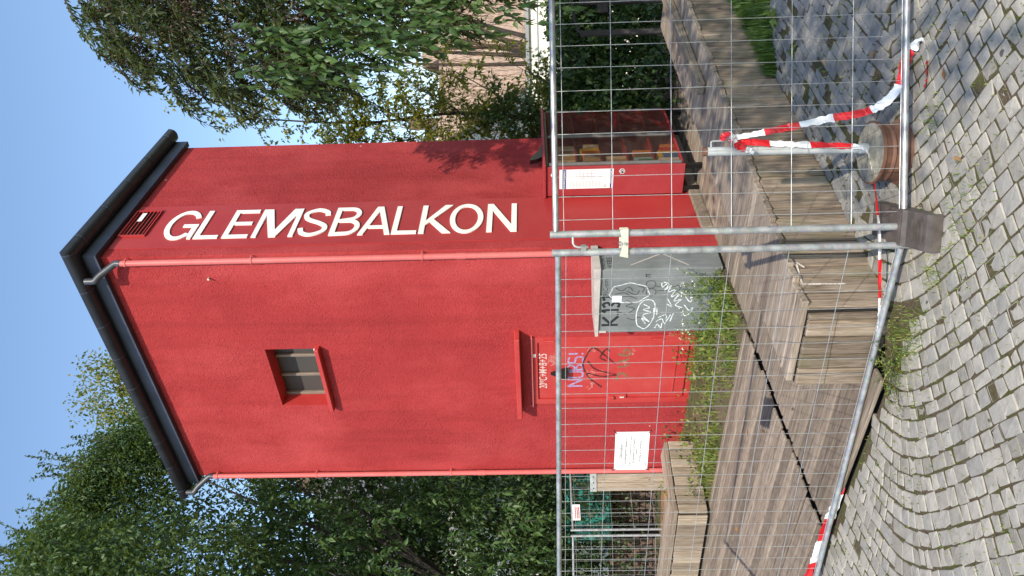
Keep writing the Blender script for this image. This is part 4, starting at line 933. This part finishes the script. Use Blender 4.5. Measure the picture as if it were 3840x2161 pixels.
def house(label, x, y, z0, w, d, h, rh, rz, wallm, roofm, wins, gable_front=False):
    root = empty('house', (x, y, z0), rz, label, 'house', 'houses across the valley')
    mb = MB().box(-w/2, w/2, -d/2, d/2, 0, h)
    if gable_front: mb.add([(-w/2, -d/2, h), (w/2, -d/2, h), (0, -d/2, h+rh), (-w/2, d/2, h), (w/2, d/2, h), (0, d/2, h+rh)], [(0, 1, 2), (4, 3, 5)])
    else: mb.add([(-w/2, -d/2, h), (-w/2, d/2, h), (-w/2, 0, h+rh), (w/2, -d/2, h), (w/2, d/2, h), (w/2, 0, h+rh)], [(1, 0, 2), (3, 4, 5)])
    mb.build('wall', M[wallm], root); e_ = .5
    R2 = MB()
    if gable_front:
        s_ = rh/(w/2)
        for sg in (-1, 1): R2.prism([(0, h+rh+.02), (sg*(w/2+e_), h-e_*s_+.02), (sg*(w/2+e_), h-e_*s_+.25), (0, h+rh+.27)][::sg], -d/2-e_, d/2+e_, lambda a, b, c_: (a, c_, b))
    else:
        s_ = rh/(d/2)
        for sg in (-1, 1): R2.prism([(0, h+rh+.02), (sg*(d/2+e_), h-e_*s_+.02), (sg*(d/2+e_), h-e_*s_+.25), (0, h+rh+.27)][::-sg], -w/2-e_, w/2+e_, lambda a, b, c_: (c_, a, b))
    rf = R2.build('roof', M[roofm], root)
    MB().box(w*.2, w*.2+.7, -.35, .35, h+rh*.55, h+rh+.8).build('chimney', M['brick'], rf)
    for wx, wz, ww, wh in wins:
        f_ = MB().cbox(wx-ww/2, wx+ww/2, -d/2-.06, -d/2-.002, wz, wz+wh, .02).build('window', M['plaster2'], root)
        MB().box(wx-ww/2+.12, wx+ww/2-.12, -d/2-.075, -d/2-.061, wz+.12, wz+wh-.12).build('pane', M['pane'], f_)
    return root
gw3 = [(-2.6, 1.2, 1.2, 1.5), (0, 1.2, 1.2, 1.5), (2.6, 1.2, 1.2, 1.5), (-2.6, 4.0, 1.2, 1.5), (0, 4.0, 1.2, 1.5), (2.6, 4.0, 1.2, 1.5)]
house('white gabled house with brown tiled roof far right behind the twigs', 10.8, 34, -4.5, 8, 9, 7.0, 3.6, .25, 'plaster', 'tile', gw3, False)
house('narrow white house with dark roof just right of the tower', 8.6, 46, -4, 7, 8, 9.5, 3.4, -.2, 'plaster', 'tile2', gw3, True)
house('pale house with brown roof at the right edge of the valley', 17.5, 42, -5, 9, 9, 9.0, 4.0, .1, 'plaster2', 'tile', gw3, False)
house('tall white house seen through gaps in the big left tree', -9.5, 28, -4, 10, 9, 10.0, 4.5, -.1, 'plaster', 'tile2', gw3, False)
house('white house low behind the left fence', -4.6, 24, -5, 5, 7, 8.2, 3.2, .15, 'plaster', 'tile', gw3, True)

# ------------------------------------------------------------------ foliage
def unit(a): return a/(np.linalg.norm(a, axis=-1, keepdims=True)+1e-9)
def leaves(name, pos, d, size, ratio, mat, parent, fold=.35, droop=.25):
    """one folded, pointed leaf (4 triangles) for every position"""
    pos = np.asarray(pos, float); d = unit(np.asarray(d, float)); n = len(pos)
    size = np.broadcast_to(np.asarray(size, float), (n,))[:, None]
    r = rng.normal(size=(n, 3)); r[:, 2] += 1.2
    side = unit(np.cross(d, r)); nor = unit(np.cross(side, d))
    w = size*ratio*.5
    base = pos; mid = pos + d*size*.45 - nor*w*fold
    tip = pos + d*size - np.array([0, 0, 1.0])*size*droop
    lf = pos + d*size*.42 + side*w + nor*w*fold*.6; rg = pos + d*size*.42 - side*w + nor*w*fold*.6
    V = np.stack([base, mid, tip, lf, rg], 1).reshape(-1, 3)
    b = (np.arange(n)*5)[:, None]
    F = np.concatenate([b+[0, 1, 3], b+[1, 2, 3], b+[0, 4, 1], b+[1, 4, 2]], 0)
    return np_mesh(name, V, F, mat, parent)
def twigs(name, curves, r0, r1, mat, parent, seg=4):
    mb = MB()
    for c in curves:
        n = len(c); mb.tube(c, [r0 + (r1-r0)*i/(n-1) for i in range(n)], seg, False)
    o = mb.build(name, mat, parent, True); o['kind'] = 'stuff'; return o
def bez(a, b, c, n=8):
    t = np.linspace(0, 1, n)[:, None]; return (1-t)**2*np.array(a) + 2*t*(1-t)*np.array(b) + t*t*np.array(c)
def along(curve, step, t0=0.0):
    c = np.asarray(curve); dl = np.r_[0, np.cumsum(np.linalg.norm(np.diff(c, axis=0), axis=1))]
    s = np.arange(t0*dl[-1], dl[-1], step); P = np.stack([np.interp(s, dl, c[:, k]) for k in range(3)], 1)
    T = unit(np.stack([np.interp(np.minimum(s+.03, dl[-1]), dl, c[:, k]) - np.interp(np.maximum(s-.03, 0), dl, c[:, k]) for k in range(3)], 1)); return P, T
def spray(curve, step, size, spread=1.0, t0=.1, pair=True):
    P, T = along(curve, step, t0); n = len(P)
    if n == 0: return np.zeros((0, 3)), np.zeros((0, 3)), np.zeros(0)
    s = unit(np.cross(T, np.array([0, 0, 1.0]) + rng.normal(size=(n, 3))*.25))
    D = []; Q = []
    for sg in ((1, -1) if pair else (1,)):
        D.append(T*.6 + s*sg*spread + rng.normal(size=(n, 3))*.45); Q.append(P + rng.normal(size=(n, 3))*.006)
    D = np.concatenate(D); Q = np.concatenate(Q); return Q, D, size*rng.uniform(.7, 1.2, len(Q))
def cat3(L_): return [np.concatenate(x) for x in zip(*L_)]
def clump(center, r, n, size, flat=.75):
    c = np.asarray(center); v = unit(rng.normal(size=(n, 3)))*(rng.random((n, 1))**.5)*r; v[:, 2] *= flat
    return c+v, unit(v + np.array([0, 0, -.25])*r + rng.normal(size=(n, 3))*.35*r), size*rng.uniform(.65, 1.25, n)

# --- overhanging tree at the right
T1 = empty('overhanging_tree', (4.7, 8.3, 0), 0, 'large tree overhanging from the right edge with drooping narrow leaf sprays', 'tree')
oT = np.array([4.7, 8.3, 0])
CV = np.array([360, 380, 470, 560, 690, 800, 1000, 1100, 1250, 1400, 1600, 1750, 1900, 1960, 2010]); CU = np.array([2200, 2040, 1860, 1830, 1770, 1740, 1670, 1735, 1765, 1825, 1885, 1925, 1985, 2085, 2180])
def crown_edge(P):                                           # how far inside the crown's outline a leaf sits
    d = P - np.array([0, 0, 2.15]); w_ = d @ np.array(fwd); u_ = 1080.5 + 2762.6*(d @ np.array(rt))/w_; v_ = 1920 - 2762.6*(d @ np.array(up))/w_
    e_ = u_ - np.interp(v_, CV, CU); e_ = np.where((v_ < 365) | (v_ > 2010), -999, e_); return e_, v_
zz = np.array([2.0, 2.41, 3.22, 3.76, 4.17, 4.58, 4.85, 5.39, 5.69, 6.04, 6.29, 6.53, 6.8]); xx = np.array([2.52, 2.36, 2.09, 1.95, 1.78, 1.74, 1.66, 1.80, 1.88, 2.06, 2.16, 2.60, 3.2])
sprs, cur, big, seeds = [], [], [], []
def at_px(u_, v_, Y): 
    d_ = fwd + rt*((u_-1080.5)/2762.6) - up*((v_-1920)/2762.6); return np.array(Vector((0, 0, 2.15)) + d_*(Y/d_.y))
def branch(tip, L_, low, sub, lsz):
    st = tip + np.array([L_*.85, rng.normal(.05, .18), L_*rng.uniform(.35, .75)])
    c = bez(st, st*.4+tip*.6+np.array([-.05, 0, .16]), tip, 9); cur.append(c - oT)
    Q, D, S = spray(c, .044, lsz, .9, .05); (big if low else sprs).append((Q, D, S))
    for k in range(sub):
        t = rng.uniform(.2, .92); p = c[int(t*8)]; e = p + np.array([-rng.uniform(.04, .20), rng.normal(0, .15), -rng.uniform(.12, .36)])
        c2 = bez(p, (p+e)/2+np.array([-.03, 0, .05]), e, 5); cur.append(c2 - oT); Q, D, S = spray(c2, .044, lsz*.95, .9, .05); (big if low else sprs).append((Q, D, S))
    if rng.random() < .5: seeds.append(clump(tip + np.array([.25, -.05, .12]), .20, 130, .034))
for i in range(58):                                          # loose outer sprays
    v_ = rng.uniform(400, 1300) if i < 50 else rng.uniform(1300, 1900); u_ = np.interp(v_, CV, CU) + rng.uniform(-25, 110)
    branch(at_px(u_, v_, rng.uniform(6.8, 8.0)), rng.uniform(.5, 1.0), False, 6, .085)
for i in range(210):
    v_ = rng.uniform(420, 1950); u_ = np.interp(v_, CV, CU) + 150 + abs(rng.normal(0, 260)); low = v_ > 1050 and rng.random() < .55
    branch(at_px(u_, v_, rng.uniform(6.8, 8.4)), rng.uniform(.5, 1.0), low, 4, .080)
def inner(n, ymin, ymax, size, cn, dst):
    for i in range(n):
        z = rng.uniform(2.0, 6.9); Y = rng.uniform(ymin, ymax); x = np.interp(2.15+(z-2.15)*7.5/Y, zz, xx)*Y/7.5 + .2 + abs(rng.normal(0, .9))
        Q, D, S = clump((x, Y, z), .34, cn, size); e_, v_ = crown_edge(Q); k = (e_ > rng.uniform(150, 480 if v_.mean() < 1150 else 300, len(Q))) & ((e_ + np.interp(v_, CV, CU) < 2230) | (rng.random(len(Q)) < .3))
        if k.sum() > 3: dst.append((Q[k], D[k], S[k]))
inner(420, 7.2, 9.0, .085, 42, sprs)
for i in range(80):                                          # hanging leafy climber at the front
    z = rng.uniform(2.2, 4.3); Y = rng.uniform(6.3, 7.2); x = np.interp(2.15+(z-2.15)*7.5/Y, zz, xx)*Y/7.5 + .15 + abs(rng.normal(0, .5))
    e = np.array([x, Y, z]); st = e + np.array([rng.normal(.15, .1), rng.normal(0, .1), rng.uniform(.3, .8)])
    c = bez(st, (st+e)/2+np.array([.08, 0, 0]), e, 6)
    if crown_edge(c)[0].min() < 0: continue
    cur.append(c - oT); Q, D, S = spray(c, .07, .10, .55, .05); D[:, 2] -= .6; big.append((Q, D, S))
for st, e in (((2.45, 6.4, 2.4), (2.33, 6.3, 1.62)), ((2.55, 6.5, 2.3), (2.50, 6.4, 1.40)), ((2.35, 6.5, 2.5), (2.25, 6.4, 1.95))):   # trailing shoots in front of the hedge
    c = bez(st, ((st[0]+e[0])/2+.05, e[1], (st[2]+e[2])/2), e, 7); cur.append(c-oT); Q, D, S = spray(c, .10, .10, .6, .05); D[:, 2] -= .8; big.append((Q, D, S))
for i in range(150):                                         # crown towards the viewer, outside the picture, shades the verge
    p = np.array([rng.uniform(1.3, 4.8), rng.uniform(-2.6, 1.9), rng.uniform(4.7, 6.0)])
    if p[0] < .9 + .12*p[1]: continue
    sprs.append(clump(p, .5, 46, .16))
Q, D, S = cat3(sprs); leaves('crown', Q-oT, D, S, .36, M['leafA'], T1)
Q, D, S = cat3(big); leaves('climber_leaves', Q-oT, D, S, .58, M['leafB'], T1)
Q, D, S = cat3(seeds); leaves('seed_heads', Q-oT, D, S, .5, M['seed'], T1)
twigs('twigs', cur, .006, .0018, M['bark'], T1, 3)
tr = []
tr.append(np.array([(0, 0, -.1), (.05, .05, 1.2), (-.1, -.1, 2.6), (-.2, -.3, 4.4)]))
for e in ((-1.6, -.8, 5.6), (-1.2, -1.4, 4.6), (-1.8, .2, 4.9), (-1.2, -5.5, 5.2), (-2.0, -7.4, 5.3), (.6, -.6, 6.2), (-1.4, -.4, 3.9), (-.6, -7.8, 5.6)):
    tr.append(bez((-.1, -.15, 3.0), (e[0]*.4, e[1]*.4, 4.4), e, 7))
mb = MB(); mb.tube(tr[0], [.14, .12, .11, .07], 9)
for c in tr[1:]: mb.tube(c, [.06, .05, .04, .032, .024, .015, .007], 6)
mb.build('trunk', M['bark'], T1, True)

# --- thin tree just behind the right wall edge
def dead_or_thin_tree(name, label, cat, base, branches, leafm, lsize, ratio, step, spread, cl, barkm='bark', fine=.35):
    root = empty(name, base, 0, label, cat); o = np.array(base); cs, L_ = [], []
    mb = MB()
    for pts, r in branches:
        c = np.array(catmull(pts, 5)); mb.tube(c, [r*(1-.8*i/(len(c)-1)) for i in range(len(c))], 6)
        n = len(c)
        for k in range(int(n*cl)):
            i = rng.integers(int(n*.25), n); p = c[i] + o; e = p + rng.normal(size=3)*fine*np.array([1, 1, .8]) + np.array([0, 0, .1])
            c2 = bez(p, (p+e)/2+np.array([0, 0, .08]), e, 5); cs.append(c2-o)
            L_.append(spray(c2, step, lsize, spread)); L_.append(clump(e, .16, 16, lsize))
    mb.build('trunk', M[barkm], root, True); twigs('twigs', cs, .006, .002, M[barkm], root, 3)
    Q, D, S = cat3(L_); leaves('crown', Q-o, D, S, ratio, M[leafm], root)
    return root
bs = [([(0, 0, 0), (-.1, 0, 1.5), (.1, 0, 3.2), (.0, .1, 5.0), (.15, 0, 7.2)], .05)]
for z, dx, h in ((1.3, .8, 1.0), (1.6, -.5, .8), (2.2, .9, 1.3), (2.6, -.5, 1.0), (3.1, .7, 1.3), (3.6, -.45, 1.0), (4.2, .6, 1.1), (4.7, -.4, .9), (5.2, .5, .8), (1.0, .35, .7), (2.0, .3, 1.6), (.6, .6, .9)):
    bs.append(([(0, 0, z), (dx*.5, rng.normal(0, .2), z+h*.4), (dx, rng.normal(0, .3), z+h)], .02))
dead_or_thin_tree('young_tree', 'slender yellow-green tree just behind the right edge of the tower', 'tree', (2.85, 12.3, .1), bs, 'leafD', .078, .6, .045, .8, 2.2, fine=.34)
bs = [([(0, 0, 0), (.1, 0, .8), (0, 0, 1.9), (.1, 0, 2.9)], .03)] + [([(0, 0, z), (dx*.6, 0, z+.4), (dx, rng.normal(0, .2), z+.9)], .015) for z, dx in ((.4, .6), (.7, -.5), (1.0, .7), (1.4, -.4), (1.7, .4), (1.0, .2))]
dead_or_thin_tree('leafy_shrub', 'dark leafy shrub low behind the book cabinet', 'shrub', (2.72, 11.9, .1), bs, 'leafC', .075, .65, .05, .8, 1.7, fine=.24)
# bare golden twigs of a weeping shrub in front of the houses
wt = empty('weeping_shrub', (5.6, 18, 0), 0, 'bare golden-brown hanging twigs in front of the far houses', 'shrub')
cs = []
for i in range(420):
    x, y, z = rng.uniform(-2.0, 2.6), rng.uniform(-1, 1), rng.uniform(3.2, 6.4)
    e = np.array([x+rng.normal(-.1, .35), y+rng.normal(0, .2), z-rng.uniform(.9, 2.2)]); cs.append(bez((x, y, z), ((x+e[0])/2+.12, y, (z+e[2])/2+.15), e, 5))
twigs('twigs', cs, .007, .004, M['twig'], wt, 3)
mb = MB()
for i in range(7): mb.tube(bez((0, 0, -.1), (rng.normal(0, .3), 0, 3), (rng.uniform(-2, 2.4), 0, rng.uniform(5.2, 6.6)), 7), [.10, .08, .07, .05, .04, .03, .015], 6)
mb.build('trunk', M['bark'], wt, True)

# --- dense tree at the left
T2 = empty('dense_tree', (-6.2, 14.4, 0), 0, 'tall dense green tree filling the left side beside the tower', 'tree'); oT = np.array([-6.2, 14.4, 0])
L2, c2s, LH = [], [], []
def topz(x, Y): return np.interp(x*13.5/Y, [-7.5, -5.2, -4.3, -3.3, -2.6, -2.0, -1.4], [12.6, 12.0, 11.6, 11.0, 10.3, 9.2, 8.0])
def tz2(x, Y): return 2.15 + (topz(x, Y)-2.15)*Y/13.5
for i in range(2000):                                         # upper crown, brought forward to shade the lower crown
    Y = rng.uniform(10.2, 15.5); x = rng.uniform(-8.2, -1.75)*Y/13.5
    if Y < 14.6 and x > -.315*Y: continue
    zt_ = tz2(x, Y); z = zt_ - abs(rng.normal(0, 2.2)); zlo = 2.15 + (7.3-2.15)*Y/13.5
    if z < zlo: z = rng.uniform(zlo, zt_)
    L2.append(clump((x, Y, z), rng.uniform(.26, .44), 40, .09, .8))
for i in range(520):                                          # crown behind the tower corner
    Y = rng.uniform(14.8, 16.6); x = rng.uniform(-.33, -.125)*Y; zt_ = tz2(x, Y); L2.append(clump((x, Y, zt_-.2-abs(rng.normal(0, 1.6))), rng.uniform(.3, .48), 42, .10, .8))
for i in range(900):                                          # lower, shaded inside
    Y = rng.uniform(13.4, 16.6); x = rng.uniform(-8.2, -3.2)*Y/13.5; L2.append(clump((x, Y, rng.uniform(2.0, 8.2)), rng.uniform(.26, .46), 38, .10, .8))
for i in range(46):                                           # upright shoots
    Y = rng.uniform(12.8, 14.8); x = rng.uniform(-7.5, -2.3)*Y/13.5; z = tz2(x, Y)-.2
    a = np.array([x, Y, z]); e = a + np.array([rng.normal(.1, .18), rng.normal(0, .1), rng.uniform(.45, 1.0)]); c = bez(a, (a+e)/2+np.array([.06, 0, 0]), e, 6)
    c2s.append(c-oT); L2.append(spray(c, .05, .085, .8, 0))
for i in range(90):                                           # hanging leafy branches lower down, sunlight put into a brighter leaf colour
    Y = rng.uniform(11.9, 13.4); x = rng.uniform(-7.0, -3.7)*Y/13.5; z = rng.uniform(2.2, 7.4)
    a = np.array([x, Y, z]); e = a + np.array([rng.normal(0, .2), rng.normal(-.1, .1), -rng.uniform(.3, .9)]); c = bez(a, (a+e)/2+np.array([0, -.15, .12]), e, 6)
    c2s.append(c-oT); LH.append(spray(c, .045, .125, .9, 0))
Q, D, S = cat3(L2); leaves('crown', Q-oT, D, S, .55, M['leafC'], T2)
Q, D, S = cat3(LH); leaves('sunlit_sprays', Q-oT, D, S, .5, M['leafB'], T2)
LB = []
for i in range(520):
    Y = rng.uniform(16.2, 18.2); x = rng.uniform(-8.0, -1.9)*Y/13.5; LB.append(clump((x, Y, rng.uniform(1.0, 9.0)), rng.uniform(.4, .65), 34, .17, .9))
Q, D, S = cat3(LB); leaves('shade_crown', Q-oT, D, S, .7, M['leafE'], T2)  # darker leaf colour stands in for shade inside the crown
twigs('twigs', c2s, .008, .003, M['bark'], T2, 3)
mb = MB(); mb.tube([(0, 0, -.2), (.1, 0, 2), (.2, .1, 4.5), (.4, 0, 8)], [.20, .18, .14, .07], 8)
for e in ((2.9, -.6, 9), (1.8, -.8, 10), (-.8, -.5, 10), (3.4, -.9, 6.5), (2.8, -1.1, 5.0), (1.2, -1.3, 6.0), (3.2, -.6, 7.6), (-1, -1, 6)):
    mb.tube(bez((.1, 0, 3.0), (e[0]*.35, e[1]*.4, 5.2), e, 8), [.07, .06, .055, .05, .04, .03, .02, .01], 6)
mb.build('trunk', M['bark'], T2, True)
# --- yellowing tree behind the roof
T3 = empty('yellowing_tree', (-2.6, 19.5, 0), 0, 'yellowing tree whose top shows behind the tower roof', 'tree'); oT = np.array([-2.6, 19.5, 0])
L3 = []
for i in range(520):
    v = unit(rng.normal(size=3))*(rng.random()**.4); p = oT + np.array([0, 0, 11.0]) + v*np.array([1.9, 1.6, 3.6]); L3.append(clump(p, .38, 40, .10, .8))
Q, D, S = cat3(L3); leaves('crown', Q-oT, D, S, .6, M['leafD'], T3)
mb = MB().tube([(0, 0, -.1), (.1, 0, 5), (0, 0, 9), (.1, 0, 13.5)], [.3, .24, .15, .04], 9)
for k in range(7): mb.tube(bez((0, 0, 7+k*.6), (rng.normal(0, .6), 0, 9+k*.5), (rng.uniform(-1.5, 1.5), rng.uniform(-1, 1), 10.5+k*.5), 6), [.08, .06, .05, .04, .03, .01], 6)
mb.build('trunk', M['bark'], T3, True)
# --- dark hedge behind left fence and ivy bank on the right
def hedge(name, label, x0, x1, y0, y1, h, n, mat, size, cat='hedge', core=True):
    root = empty(name, ((x0+x1)/2, (y0+y1)/2, 0), 0, label, cat); o = np.array(root.location)
    N_ = n; p = np.stack([rng.uniform(x0, x1, N_), y0 + (y1-y0)*rng.random(N_)**1.6, np.zeros(N_)], 1)
    tz_ = h + .16*np.sin(p[:, 0]*5.3) + .12*np.sin(p[:, 0]*11+1); p[:, 2] = tz_*np.sqrt(rng.random(N_))*np.where(rng.random(N_) < .75, 1, .98)
    p[:, 1] += .12*np.sin(p[:, 0]*7+p[:, 2]*5)
    d = rng.normal(size=(N_, 3)); d[:, 1] -= .8; d[:, 2] -= .3
    leaves('foliage', p-o, d, size*rng.uniform(.6, 1.3, N_), .7, M[mat], root)
    mb = MB()
    for k in range(int((x1-x0)*3)):
        x = rng.uniform(x0, x1); mb.tube([(x-o[0], 0, -.1), (x-o[0]+rng.normal(0, .1), rng.normal(0, .1), h*.5), (x-o[0]+rng.normal(0, .2), rng.normal(0, .1), h*.9)], [.02, .014, .005], 5)
    mb.build('stems', M['bark'], root); return root
hedge('ivy_hedge', 'dark ivy hedge behind the deck, right of the book cabinet', 2.45, 6.2, 10.4, 12.0, 1.72, 30000, 'leafH', .085)
hedge('shade_hedge', 'deep shaded evergreen hedge behind the back fence', -10.5, -3.3, 13.4, 16.4, 2.75, 20000, 'leafE', .10)
# climber on the white wall
cw = []
for k in range(22): cw.append(clump((rng.uniform(3.6, 7.3), 15.0, rng.uniform(1.2, 1.9)), .22, 28, .06))
Q, D, S = cat3(cw); clr = empty('wall_climber', (5.4, 15.0, 0), 0, 'thin climber growing over the white garage wall', 'climber'); leaves('foliage', Q-np.array([5.4, 15.0, 0]), D, S, .6, M['leafC'], clr)

# --- grass and weeds
def grass(name, pts, h, w, mat, kind='stuff', lean=.5):
    n = len(pts); pts = np.asarray(pts); H = (h*rng.uniform(.45, 1.35, n))[:, None]; a = rng.uniform(0, 2*np.pi, n)
    s = np.stack([np.cos(a), np.sin(a), 0*a], 1)*w; f = np.stack([-np.sin(a), np.cos(a), 0*a], 1)*(rng.uniform(-1, 1, n)*lean)[:, None]
    up_ = np.array([0, 0, 1.0]); m1 = pts + up_*H*.55 + f*H*.35; t = pts + up_*H*.95 + f*H
    V = np.stack([pts-s, pts+s, m1+s*.7, m1-s*.7, t], 1).reshape(-1, 3); b = (np.arange(n)*5)[:, None]
    F = np.concatenate([b+[0, 1, 2], b+[0, 2, 3], b+[3, 2, 4]], 0)
    o = np_mesh(name, V, F, M[mat]); tag(o, kind=kind); return o
bed = MB().prism([(-4.6, -1.36), (-.06, -1.36), (-.06, -.001), (-4.6, -.001)], -.05, .06, lambda a, b, h: (a, b, h + (.06 if b > -.5 and h > 0 else 0))).build('planting_bed', M['soil']); bed.location = CORNER; bed.rotation_euler = (0, 0, -TH); tag(bed, kind='structure')
def bedpts(n, bias=None):
    r = rng.uniform(-1.38, -.02, n); l = rng.uniform(.03, 4.3, n)
    den = .5 + .5*np.sin(l*3.1+r*2)*np.cos(r*4.2+l*1.3); keep = (rng.random(n) < (.05+.95*den**2.4)) & ~((l > 1.9) & (l < 2.7) & (r > -.75) & (rng.random(n) < .8))
    keep &= ~((l < .95) & (r > -.46)); r, l = r[keep], l[keep]
    P = np.array(CORNER)[None] + r[:, None]*np.array(uR) + l[:, None]*np.array(uL); P[:, 2] = .06 + .06*np.clip((r+1.36)/1.36, 0, 1); return P
tag(grass('grass_bed', bedpts(15000), .105, .004, 'grass'), 'unmown grass along the foot of the door wall', 'grass')
wp = bedpts(13000); d = rng.normal(size=(len(wp), 3)); d[:, 2] = abs(d[:, 2])+.5; wp[:, 2] += rng.random(len(wp))**1.7*.22*(.4+.9*np.abs(np.sin(wp[:, 0]*5.1+wp[:, 1]*3.3)))
o = leaves('weeds', wp, d, .065*rng.uniform(.6, 1.4, len(wp)), .4, M['leafF'], None); tag(o, 'low green weeds mixed into the grass at the foot of the door wall', 'weeds', kind='stuff')
# taller stalks by the cabinet
for k, (l_, r_, h_) in enumerate(((.25, -.62, .55), (.55, -.68, .42), (.85, -.60, .48), (.05, -.70, .50))):
    b0 = W(r_, l_, .09); root = empty('flowering_weed', b0, 0, ['tall flowering weed at the middle of the cabinet front, tallest of its row', 'short flowering weed second from the left at the cabinet foot', 'flowering weed at the left corner of the cabinet foot', 'flowering weed at the right corner of the cabinet foot'][[0, 1, 2, 3][k]], 'weed', 'flowering weeds at the cabinet')
    cs, L_, fl = [], [], []
    for j in range(9):
        e = np.array([rng.normal(0, .12), rng.normal(0, .08), h_*rng.uniform(.5, 1.1)]); c = bez((0, 0, 0), (e[0]*.3, e[1]*.3, e[2]*.6), e, 6); cs.append(c); L_.append(spray(c, .04, .045, .9, .1)); fl.append(clump(e, .018, 5, .016))
    twigs('stems', cs, .003, .0015, M['leafF'], root, 3); Q, D, S = cat3(L_); leaves('leaves', Q, D, S, .3, M['leafF'], root); Q, D, S = cat3(fl); leaves('flowers', Q, D, S, .8, M['petal'], root)
# broad-leaved plants
def rosette(loc, n, size, label, upright=.5):
    root = empty('leafy_weed', loc, 0, label, 'weed'); a = rng.uniform(0, 2*np.pi, n)
    d = np.stack([np.cos(a), np.sin(a), rng.uniform(upright*.5, upright*1.6, n)], 1); leaves('leaves', np.zeros((n, 3))+rng.normal(size=(n, 3))*.01, d, size*rng.uniform(.6, 1.15, n), .34, M['leafF'], root, droop=.45); return root
rosette(W(-.80, 2.95, .08), 16, .24, 'big jagged dandelion against the short bench wall', 1.2)
rosette(W(-1.22, 3.05, .07), 14, .20, 'smaller dandelion at the deck edge before the short bench wall', .9)
rosette((.78, 4.86, .0), 16, .11, 'broad green weed growing right behind the wheel rim', .5)
rosette((1.86, 6.05, .0), 12, .15, 'broad-leaved weed at the foot of the bench wall, middle of the verge', .6)
rosette((2.6, 6.75, .0), 16, .18, 'broad-leaved weed at the foot of the bench wall near the right edge', .7)
rosette((2.3, 6.45, .0), 13, .17, 'tall broad-leaved weed between grass and bench wall', .9)
n = 5200; s_ = 2.75 + 2.6*rng.random(n)**.8; t_ = .05 + rng.random(n)**1.3*.62*np.clip((s_-2.7)/.9, .10, 1)
vp = np.array(P_OUT0)[None] + s_[:, None]*np.array(dv) + t_[:, None]*np.array(nv)
tag(grass('verge_grass', vp, .13, .005, 'grassdark'), 'lush grass strip along the foot of the long bench wall', 'grass')
# moss and tufts in the joints
cs_ = [((rng.uniform(-.3, .5), rng.uniform(3.4, 4.2)), .12, 80, .035) for _ in range(4)] + [((-.36, 4.32), .10, 260, .05), ((-.45, 4.42), .12, 300, .06), ((-.25, 4.22), .07, 120, .045), ((.85, 4.0), .06, 90, .05), ((1.2, 4.75), .14, 160, .05), ((1.6, 5.3), .18, 200, .05), ((1.9, 4.9), .15, 160, .05), ((.02, 4.02), .05, 110, .05)]
tp_ = [np.stack([c_[0]+rng.normal(0, r__, n__), c_[1]+rng.normal(0, r__, n__), np.full(n__, -.004)], 1) for c_, r__, n__, h__ in cs_]
tag(grass('joint_tufts', np.concatenate(tp_), .04, .003, 'grass', lean=1.2), 'small green tufts in the paving joints by the fence', 'grass')
n = 9000; jx = rng.uniform(-2.4, 1.7, n); jy = rng.uniform(2.6, 5.6, n); keep = (np.sin(jx*4.1+jy*2)*np.cos(jy*3.3-jx) > rng.uniform(-.8, .9, n)) & np.array([cob_ok(a, b) for a, b in zip(jx, jy)])
tag(grass('joint_moss', np.stack([jx, jy, np.full(n, .005)], 1)[keep], .020, .003, 'grass', lean=1.0), 'short moss and grass growing in the cobble joints', 'moss')
# spreading weed at the foot of the bench end
sw = empty('creeping_weed', (-.50, 4.42, .0), 0, 'sprawling small-leaved weed at the foot of the bench wall end', 'weed'); L_, cs = [], []
for j in range(26):
    e = np.array([rng.normal(-.05, .13), rng.normal(0, .09), rng.uniform(.03, .13)]); c = bez((0, 0, 0), (e[0]*.4, e[1]*.4, .09), e, 5); cs.append(c); L_.append(spray(c, .018, .022, .9, .1))
twigs('stems', cs, .002, .001, M['seed'], sw, 3); Q, D, S = cat3(L_); leaves('leaves', Q, D, S, .45, M['leafF'], sw)
# fallen leaves
def fallen(x, y, z, size, label, group):
    o = leaves('fallen_leaf', np.zeros((1, 3)), [[math.cos(x*37), math.sin(x*37), .15]], [size], .6, M['dry'], None, droop=.1); o.location = (x, y, z+.004); tag(o, label, 'leaf', group)
for r_, l_, lb in ((-2.35, .55, 'dry leaf on the deck nearest the black plank joint'), (-2.05, .95, 'dry leaf on the deck between the plank joint and the grass'), (-2.3, 2.1, 'pale dry leaf alone on the deck planks towards the left')):
    p = W(r_, l_, .057); fallen(p.x, p.y, p.z, .08, lb, 'fallen leaves on the deck')
fallen(1.27, 4.26, .02, .11, 'large curled brown leaf beside the bottom rail of the right fence panel', None)
for x, y, lb in ((1.02, 3.86, 'orange dry leaf on the cobbles in front of the wheel rim'), (.62, 3.78, 'small dry leaf on the cobbles left of the wheel rim'), (1.62, 5.4, 'dry leaf on the rough stones nearest the bench wall')): fallen(x, y, .018, .07, lb, None)
for x, y, lb in ((1.42, 4.62, 'dry leaf on the rough stones just behind the right fence rail'), (1.9, 5.0, 'dry leaf on the rough stones towards the right picture edge')):
    fallen(x, y, .02, .07, lb, 'fallen leaves on the stones')
